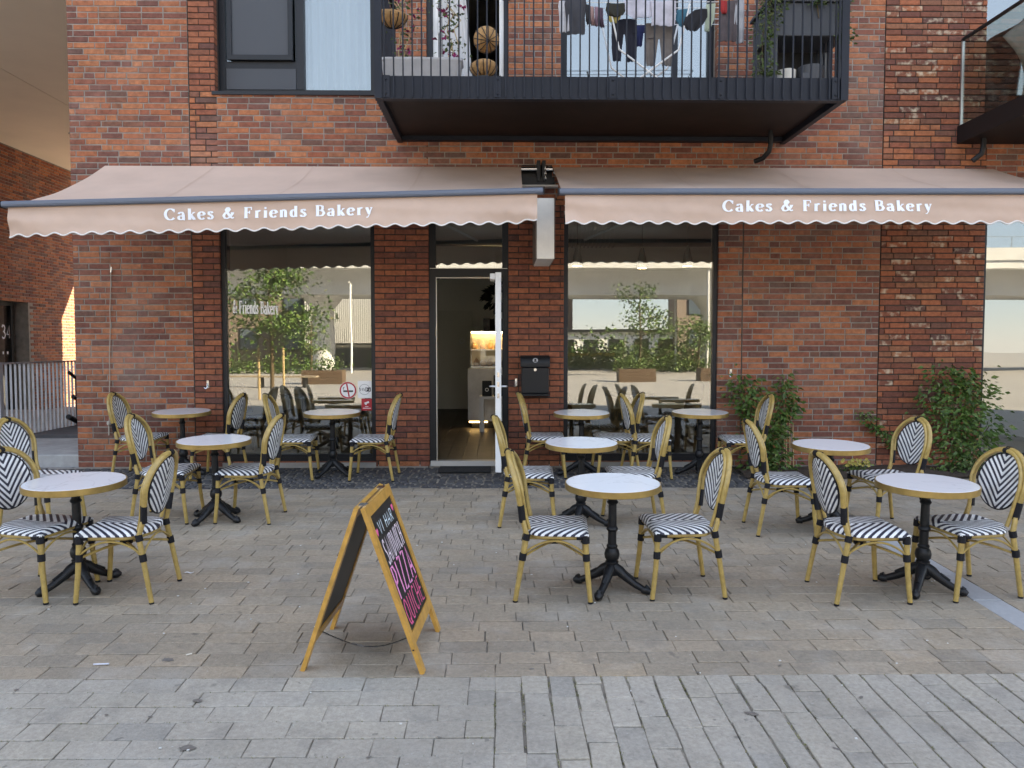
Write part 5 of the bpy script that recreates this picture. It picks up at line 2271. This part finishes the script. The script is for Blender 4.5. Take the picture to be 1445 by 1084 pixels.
# =================================================================== SHOP INTERIOR
b = MB()
b.tube([(-4.3, 1.6, 3.0), (7.5, 1.6, 3.0)], .26, 20)
for k in range(14):
    xx = .8 + k * .055
    b.tube([(xx, 1.6, 3.0), (xx + .02, 1.6, 3.0)], .275, 20)
o = b.build('ventilation_duct', mat('duct_grey', (.16, .18, .18), .35, .6), None, 40)
tag(o, 'large round ventilation duct running under the shop ceiling', 'duct')
b = MB()
b.tube([(-3.2, .6, 3.2), (-1.2, 3.2, 3.0), (-1.0, 3.6, 2.5)], .09, 12)
o = b.build('ceiling_pipe', M_black, None, 40)
tag(o, 'dark pipe slanting below the ceiling behind the left window', 'pipe')
M_lampo = mat('pendant_shade', (.10, .115, .10), .4)
for k, (xx, yy, zz, lb) in enumerate(((.99, 1.0, 2.42, 'dark bottle shaped pendant lamp hanging leftmost behind the right window'), (1.80, .9, 2.38, 'green grey pendant lamp hanging in the middle behind the right window'), (2.40, 1.0, 2.42, 'dark pendant lamp hanging rightmost behind the right window'))):
    t = empty('pendant_lamp', (xx, yy, zz), lb, 'lamp', 'pendant lamps behind the right window')
    b = MB()
    b.lathe([(.065, 0), (.066, .02), (.055, .12), (.03, .22), (.018, .26), (.001, .262)], 18, cap=False)
    b.build('lamp_shade', M_lampo, t, 60)
    b = MB()
    b.lathe([(.001, .004), (.06, .004)], 16, cap=False)
    b.build('bulb', mat('lamp_glow', (.8, .7, .5), .5, emit=(1, .75, .4), estr=6), t)
    b = MB()
    b.tube([(0, 0, .26), (0, 0, 3.6 - zz)], .005, 5)
    b.build('cord', M_black, t)
# counter
t = empty('bakery_counter', (.1, 3.8, .05), 'white marble bakery counter seen through the open door', 'counter')
M_cm = mat('counter_marble', (.80, .80, .78), .3, var=.25, vscale=2.5)
b = MB()
b.box(-.62, .75, .0, .7, .12, .98, .004)
b.build('marble_front', M_cm, t)
b = MB()
b.box(-.56, .70, .06, .66, .0, .119)
b.build('plinth', M_black, t)
b = MB()
b.box(-.60, -.3, .01, .05, .095, .115)
b.build('light_strip', mat('led_warm', (.8, .6, .3), .5, emit=(1, .72, .35), estr=1.6), t)
t = empty('display_case', (.1, 3.8, 1.03), 'glass display case of baked goods standing on the marble counter', 'display case')
b = MB()
b.box(-.58, .7, .06, .62, .002, .62)
b.build('glass_case', M_gclear, t)
b = MB()
for zz in (.02, .30, .60):
    b.box(-.57, .69, .08, .60, zz, zz + .012)
b.build('shelf', M_chrome, t)
b = MB()
b.box(-.56, .68, .085, .10, .585, .599)
b.build('case_light', mat('case_light_warm', (.8, .7, .5), .5, emit=(1, .80, .55), estr=11.0), t)
b = MB()
rr = random.Random(2)
for zz in (.033, .313):
    for k in range(10):
        xx = -.5 + k * .12
        b.lathe([(.001, .0), (.05, .01), (.058, .05), (.04, .09), (.001, .1 + rr.uniform(0, .05))], 10, (xx + rr.uniform(-.02, .02), .2 + rr.uniform(0, .1), zz), cap=False)
tag(b.build('pastry', mat('crust', (.45, .24, .09), .7, var=.4, vscale=20), t, 60), kind='stuff')
b = MB()
b.box(-.57, .69, .605, .615, .05, .6)
b.build('back_panel', mat('warm_mirror', (.62, .5, .3), .3, .5), t)
t = empty('side_table', (-.05, 3.4, .05), 'low white side table before the bakery counter', 'table')
b = MB()
b.box(-.27, .5, -.16, .16, .52, .56, .003)
b.build('tabletop', M_white, t)
for sx in (-.23, .46):
    b = MB()
    b.box(sx - .035, sx + .035, -.15, .15, 0, .519)
    b.build('leg', M_white, t)
for k, (xx, hh) in enumerate(((-.20, .24), (-.02, .33), (.16, .38))):
    b = MB()
    b.box(-.075, .075, -.04, .04, 0, hh, .004)
    t = empty('coffee_bag', (xx, 3.36, .612), ['shortest black coffee bag with round label on the side table', 'middle black coffee bag with round label on the side table', 'tallest black coffee bag, partly behind the open door leaf'][k], 'bag', 'black coffee bags on the side table')
    b.build('bag', M_black, t)
    b = MB()
    ring(b, .018, .03, -.042, 18, cz=.1)
    b.build('round_label', M_white, t)
b = MB()
b.box(-.33, .5, 7.0, 7.05, 1.58, 1.95)
tag(b.build('wall_screen', mat('screen_black', (.008, .008, .01), .25)), 'black menu screen on the shop rear wall', 'screen')
b = MB()
for k in range(160):
    a, rr_ = R.uniform(0, 2 * pi), R.uniform(.1, .27)
    leaf_at(b, (.02 + rr_ * cos(a), 5.2 + R.uniform(-.06, .06), 2.27 + rr_ * .7 * sin(a)), (cos(a), R.uniform(-1, 1), sin(a)), .16, R)
tag(b.build('hanging_wreath', mat('dark_foliage', (.015, .016, .012), .8)), 'dark leafy wreath hanging inside above the counter', 'wreath')
t = empty('inner_door', (-1.0, 7.84, .05), 'pale flush inner door at the back of the shop', 'door')
b = MB()
b.box(-.45, .42, -.04, -.005, 0, 2.1, .004)
b.build('leaf', mat('door_pale', (.70, .69, .62), .6), t)
b = MB()
ring(b, .035, .06, -.043, 20, cx=.2, cz=1.45)
b.build('round_sign', M_white, t)

# interior chairs and tables: dark silhouettes behind the glass
def inner_table(x, y, lb):
    t = empty('cafe_table', (x, y, .05), lb, 'table', 'dark tables inside the shop')
    b = MB()
    b.lathe([(.001, .70), (.32, .70), (.32, .73), (.001, .73)], 28, cap=False)
    b.build('tabletop', mat('inner_top', (.09, .10, .10), .4), t, 40)
    b = MB()
    b.lathe([(.2, 0), (.2, .02), (.03, .04), (.03, .70)], 14)
    b.build('column', M_black, t, 40)


def inner_chair(x, y, yaw, lb):
    t = empty('cafe_chair', (x, y, .05), lb, 'chair', 'dark chairs inside the shop')
    mt = mat('inner_chair', (.035, .038, .048), .6)
    b = MB()
    b.lathe([(.001, .44), (.20, .44), (.21, .46), (.20, .475), (.001, .48)], 20, cap=False)
    b.build('seat', mt, t, 40)
    b = MB()
    b.grid(lambda u, v: (-.19 - .09 * v - .03 * sin(pi * u), (-.18 + .36 * u) * (1 - .25 * v * v), .5 + .40 * v * (1 - .12 * (2 * u - 1) ** 2)), 10, 8)
    b.grid(lambda u, v: (-.21 - .09 * v - .03 * sin(pi * u), (-.18 + .36 * u) * (1 - .25 * v * v), .5 + .40 * v * (1 - .12 * (2 * u - 1) ** 2)), 10, 8)
    b.build('backrest', mt, t, 60)
    for sx in (-1, 1):
        for sy in (-1, 1):
            b = MB()
            b.tube([(sx * .2, sy * .19, 0), (sx * .15, sy * .15, .45)], .014, 6)
            b.build('leg', M_black, t)
    t.rotation_euler = (0, 0, radians(yaw))


inner_table(-2.5, 1.0, 'dark round table inside behind the left window')
inner_table(1.7, 1.2, 'dark round table inside behind the right window')
inner_chair(-3.0, .95, 0, 'dark chair inside at the left of the left window')
inner_chair(-1.95, 1.1, 180, 'dark chair inside at the right of the left window')
inner_chair(1.1, 1.2, 10, 'dark chair inside at the left of the right window')
inner_chair(2.3, 1.0, 200, 'dark chair inside at the right of the right window')

# small litter on the paving
for k, (x, y, a, c, lb, nm) in enumerate(((-1.62, -5.07, 30, (.62, .58, .5), 'cigarette butt beside a dark stain on the left paving', 'cigarette_butt'), (-2.02, -5.18, 5, (.55, .58, .66), 'flattened pale straw on the left paving', 'paper_straw'), (-2.13, -3.75, 8, (.66, .66, .66), 'white paper scrap near the front left chair', 'paper_scrap'))):
    b = MB()
    if nm == 'paper_scrap':
        b.grid(lambda u, v: (-.03 + .06 * u, -.01 + .02 * v, .004 + .004 * sin(u * 7)), 6, 2)
    else:
        L_ = .03 if nm == 'cigarette_butt' else .075
        b.tube([(-L_ / 2, 0, .0045), (L_ / 2, 0, .0045)], .0042, 6)
    o = b.build(nm, mat(nm + '_paper', c, .8))
    place(o, x, y, a)
    o.location.z += .003
    tag(o, lb, 'litter')
M_st = mat('stain_brown', (.10, .085, .075), .75, var=.4, vscale=60, c2=(.2, .18, .16))
SPOTS = [(-2.286, -5.447), (-1.39, -5.563), (-1.543, -5.709), (-1.279, -5.964), (1.441, -5.611), (1.12, -5.716), (1.678, -5.574), (-1.707, -5.125), (0.984, -5.309), (1.214, -5.192), (1.417, -5.236), (-0.527, -6.042), (0.159, -5.258), (-0.254, -5.897), (1.377, -6.008), (2.024, -5.579), (-1.746, -5.687), (0.897, -4.676)]
for k, (cx, cy) in enumerate(SPOTS):
    big = k in (7, 1, 3, 5)
    sx = R.uniform(.022, .04) if big else R.uniform(.008, .018)
    sy = sx * R.uniform(.35, .8)
    an = R.uniform(-.6, .6)
    b = MB()
    pts = []
    for q in range(16):
        a = 2 * pi * q / 16
        r_ = R.uniform(.6, 1.1)
        px, py = sx * cos(a) * r_, sy * sin(a) * r_
        pts.append((cx + px * cos(an) - py * sin(an), cy * 1.0008 + px * sin(an) + py * cos(an), .0052))
    b.add(pts, [tuple(range(16))])
    b.build('stain', M_st, pave)
for k in range(60):
    cx, cy = R.uniform(-3.2, 3.2), R.uniform(-6, -2.6)
    b_ = R.uniform(.002, .004)
    if k == 0:
        sp = MB()
    sp.box(cx - b_ * R.uniform(1, 3), cx + b_, cy - b_, cy + b_, .002, .0062)
tag(sp.build('paper_specks', mat('speck_white', (.6, .6, .58), .8), pave), kind='stuff')

# =================================================================== OPPOSITE SIDE OF THE SQUARE (mirrored in the shop windows)
GZ = -.35
M_vi = mat('viaduct_concrete', (.68, .68, .67), .85, var=.15, vscale=.5)
t = empty('metro_viaduct', (0, -45, GZ), 'pale concrete viaduct crossing the square, mirrored in the shop windows', 'viaduct')
b = MB()
b.box(-90, 90, -4.2, 4.2, 6.6, 7.1)
b.box(-90, 90, -2.4, 2.4, 5.0, 6.6)
b.box(-90, 90, 4.0, 4.3, 7.1, 7.9)
b.build('deck', M_vi, t)
b = MB()
for k in range(90):
    b.box(-89.6 + 2 * k, -89.55 + 2 * k, 4.1, 4.15, 7.9, 8.6)
b.box(-90, 90, 4.1, 4.15, 8.6, 8.65)
b.build('railing', M_chrome, t)
for xx in (-62, -34, -12, 14.5, 38, 62):
    b = MB()
    b.lathe([(.75, -.2), (.75, 4.2), (1.4, 5.0)], 20, (xx, 0, 0))
    b.build('pier', M_vi, t, 40)


def far_building(name, label, x0, x1, y0, y1, h, m, nx, nz, seed):
    t = empty(name, ((x0 + x1) / 2, y1, GZ), label, 'building', 'buildings across the square')
    w = (x1 - x0) / 2
    b = MB()
    b.box(-w, w, y0 - y1, 0, -.3, h)
    b.build('wall', m, t)
    f, g = None, None
    me1 = me2 = None
    for i in range(nx):
        for j in range(nz):
            cx = -w + (i + .5) * 2 * w / nx
            cz = 1.4 + j * 3.1
            if me1 is None:
                q = MB()
                q.box(-.75, .75, -.1, .06, 0, 1.7)
                o = q.build('window', M_frame, t)
                me1 = o.data
                q = MB()
                q.box(-.67, .67, .061, .075, .08, 1.62)
                p = q.build('pane', mat('far_glass', (.10, .13, .16), .1), o)
                me2 = p.data
            else:
                o = bpy.data.objects.new('window', me1)
                col.objects.link(o)
                o.parent = t
                p = bpy.data.objects.new('pane', me2)
                col.objects.link(p)
                p.parent = o
            o.location = (cx, 0, cz)


M_fb = brick_tex('far_brick', (.28, .2, .15), (.22, .16, .13), (.3, .27, .24), 1.)
M_fb2 = brick_tex('far_brick_brown', (.22, .13, .09), (.16, .1, .08), (.24, .2, .17), 1.)
far_building('apartment_block', 'unseen brown brick block added behind the passage to dim the door glass reflection', -40, 70, 34, 42, 8, M_fb2, 14, 2, 9)  # unseen block added to keep the bright horizon out of the door glass
far_building('apartment_block', 'brown brick block across the square at the left of the sky gap', -9, 7.3, -74, -70, 17, M_fb2, 5, 5, 1)
far_building('apartment_block', 'grey brown brick block across the square at the right of the sky gap', 16.0, 40, -66, -62, 16, M_fb, 7, 5, 2)
far_building('apartment_block', 'grey brick block across the square behind the street tree', -48, -15.0, -72, -56, 15, M_fb, 9, 4, 3)
t = empty('slatted_hall', (-11, -53, GZ), 'hall clad in white upright slats mirrored in the left window', 'building')
b = MB()
b.box(-4.2, 5.5, -4, 0, -.2, 1.9)
b.build('base_wall', mat('hall_base', (.10, .10, .095), .7), t)
b = MB()
b.box(-4.2, 5.5, -4, 0, 1.9, 6.2)
b.build('wall', mat('hall_grey', (.22, .22, .22), .7), t)
me = None
for k in range(60):
    if me is None:
        q = MB()
        q.box(-.045, .045, .0, .1, 1.9, 6.2)
        o = q.build('slat', mat('hall_slat', (.74, .74, .73), .6), t)
        me = o.data
    else:
        o = bpy.data.objects.new('slat', me)
        col.objects.link(o)
        o.parent = t
    o.location = (-4.1 + k * .16, 0, 0)


def tree(name, label, x, y, h, cr, seed, n=1500, sparse=1., trunk_r=.06, leaf=.14, stakes=False):
    rr = random.Random(seed)
    t = empty(name, (x, y, GZ), label, 'tree', 'street trees across the square')
    b = MB()
    b.tube([(0, 0, -.1), (.03, 0, h * .35), (-.02, .03, h * .7), (0, 0, h * .97)], [trunk_r * 1.2, trunk_r, trunk_r * .6, .01], 8)
    tips = []
    for k in range(16):
        z0 = h * rr.uniform(.38, .85)
        a = rr.uniform(0, 2 * pi)
        l = cr * rr.uniform(.6, 1.) * (1.15 - .6 * (z0 / h - .38) / .47)
        e = (l * cos(a), l * sin(a), z0 + l * rr.uniform(.2, .6))
        b.tube([(0, 0, z0), (e[0] * .5, e[1] * .5, z0 + (e[2] - z0) * .6), e], [trunk_r * .4, trunk_r * .25, .006], 5)
        tips += [(Vector((0, 0, z0)).lerp(Vector(e), f)) for f in (.45, .7, .9, 1.)]
    b.build('trunk', M_stem, t, 60)
    c = MB()
    for _ in range(n):
        p = rr.choice(tips) + Vector((rr.gauss(0, cr * .17), rr.gauss(0, cr * .17), rr.gauss(0, cr * .14)))
        leaf_at(c, p, (rr.uniform(-1, 1), rr.uniform(-1, 1), rr.uniform(-.6, .6)), leaf * rr.uniform(.7, 1.3), rr)
    c.build('crown', M_leaf, t)
    if stakes:
        for sx in (-.4, .4):
            q = MB()
            q.tube([(sx, 0, -.1), (sx, 0, 1.7)], .04, 6)
            q.build('stake', M_cane, t)


tree('street_tree', 'leafy street tree with stakes mirrored in the left window', -7.4, -16.5, 4.7, 1.7, 31, 2600, stakes=True)
tree('street_tree', 'thin young tree mirrored in the right window against the sky', 8.0, -36, 5.6, 1.7, 32, 900, leaf=.2)
tree('street_tree', 'small tree in front of the slatted hall mirrored in the left window', -10.2, -34, 3.3, .9, 33, 500, leaf=.14)
tree('street_tree', 'bushy tree beyond the planters mirrored in the right window', 12.4, -40, 3.6, 1.9, 34, 900, leaf=.2)
tree('street_tree', 'leafy tree near the slatted hall mirrored in the far right window', 20.5, -30, 4.2, 1.8, 35, 900, leaf=.2)


def bush(name, label, x, y, w, d, h, seed, n=900, leaf=.2, group='hedges across the square'):
    rr = random.Random(seed)
    t = empty(name, (x, y, GZ), label, 'hedge', group)
    c = MB()
    for _ in range(n):
        p = Vector((rr.uniform(-w, w), rr.uniform(-d, d), abs(rr.gauss(0, .5)) * h * (.7 + .3 * sin(rr.uniform(0, 6)))))
        p.z = min(p.z, h * (1 + .15 * sin(p.x * 3)))
        leaf_at(c, p, (rr.uniform(-1, 1), rr.uniform(-1, 1), rr.uniform(-.4, 1)), leaf * rr.uniform(.6, 1.3), rr)
    c.build('foliage', M_leaf, t)
    b = MB()
    for k in range(5):
        b.tube([(rr.uniform(-w * .8, w * .8), 0, -.1), (rr.uniform(-w * .8, w * .8), 0, h * .7)], .03, 5)
    b.build('stem', M_stem, t)


bush('hedge', 'dark green hedge mirrored in the middle of the right window', 9.8, -44, 2.2, .7, 2.0, 41, 1500)
bush('hedge', 'light green hedge mirrored at the left of the right window', 5.6, -48, 2.6, .8, 2.2, 42, 1500)
bush('hedge', 'grey green hedge mirrored at the right of the right window', 13.6, -43, 2.0, .8, 2.2, 43, 1200)
bush('hedge', 'hedge at the foot of the block mirrored in the left window', -15.5, -40, 4.0, .8, 1.8, 44, 2000)
for k, (x, y, w, lb) in enumerate(((6.6, -29, .9, 'brown planter box mirrored left in the right window'), (10.9, -30, 1.0, 'brown planter box mirrored right in the right window'), (-8.0, -27, .9, 'brown planter box mirrored in the left window'))):
    t = empty('planter_box', (x, y, GZ + .005), lb, 'planter', 'planter boxes across the square')
    for q in range(4):
        b = MB()
        b.box(-w, w, -.45, .45, q * .16, q * .16 + .15)
        b.build('plank', mat('planter_wood', (.13, .08, .05), .8, var=.3), t)
    rr = random.Random(50 + k)
    c = MB()
    for _ in range(350):
        leaf_at(c, (rr.gauss(0, w * .45), rr.gauss(0, .2), .62 + abs(rr.gauss(0, .3))), (rr.uniform(-1, 1), rr.uniform(-1, 1), rr.uniform(0, 1)), .14, rr)
    c.build('foliage', M_leaf, t)
bush('hedge', 'tall green thicket mirrored behind the thin young tree', 8.5, -54, 6.5, 1.0, 2.9, 45, 4200, .32)
bush('hedge', 'pale green thicket mirrored at the right edge of the right window', 17.5, -50, 4.0, 1.0, 2.6, 46, 2500, .3)
bush('hedge', 'leafy thicket mirrored beside the slatted hall', -7.0, -50, 2.6, 1.0, 2.2, 47, 1800, .28)
bush('hedge', 'broad thicket mirrored in the far right window', 27, -48, 6, 1.0, 2.8, 48, 3500, .32)
for k, (x, y, h) in enumerate(((13.2, -41, 6.5), (12.5, -47, 5.5), (4.2, -44, 4.5), (-9.2, -40, 5.5))):
    b = MB()
    b.tube([(0, 0, -.1), (0, 0, h)], .07, 8)
    b.tube([(0, 0, h), (0, .5, h + .1)], .04, 6)
    o = b.build('lamp_post', M_white, None, 60)
    o.location = (x, y, GZ)
    tag(o, ['tall white post mirrored at the right of the right window', 'second white post mirrored beside the tallest one', 'white post mirrored at the left of the right window', 'white post mirrored before the slatted hall'][k], 'post', 'white posts across the square')
t = empty('white_pavilion', (2.0, -64, GZ), 'low white pavilion mirrored under the viaduct beyond the hedges', 'building')
b = MB()
b.box(-4, 24, -3, 0, -.2, 2.9)
b.build('wall', mat('pavilion_white', (.72, .73, .73), .7), t)
b = MB()
b.box(-4.2, 24.2, -3.2, .4, 2.9, 3.15)
b.build('roof', M_frame, t)
for k in range(12):
    q = MB()
    q.box(-3.4 + k * 2.3, -2.0 + k * 2.3, .0, .04, .7, 2.3)
    q.build('window', M_frame, t)
t = empty('yellow_barrier', (6, -50, GZ), 'yellow topped barrier fence mirrored in the right window', 'barrier')
b = MB()
b.box(-3.5, 2.6, -.05, .05, 1.0, 1.2)
b.build('rail', mat('barrier_yellow', (.62, .42, .03), .6), t)
for k in range(7):
    q = MB()
    q.box(-3.5 + k, -3.42 + k, -.04, .04, 0, .999)
    q.build('post', M_galv, t)
t = empty('round_bench', (-10, -24, GZ + .004), 'long slatted bench mirrored in the left window', 'bench')
b = MB()
b.box(-2.4, 2.4, -.3, .3, .42, .48)
b.build('seat', mat('bench_wood', (.3, .24, .17), .8), t)
for sx in (-1.9, 0, 1.9):
    b = MB()
    b.box(sx - .06, sx + .06, -.25, .25, 0, .419)
    b.build('leg', M_black, t)
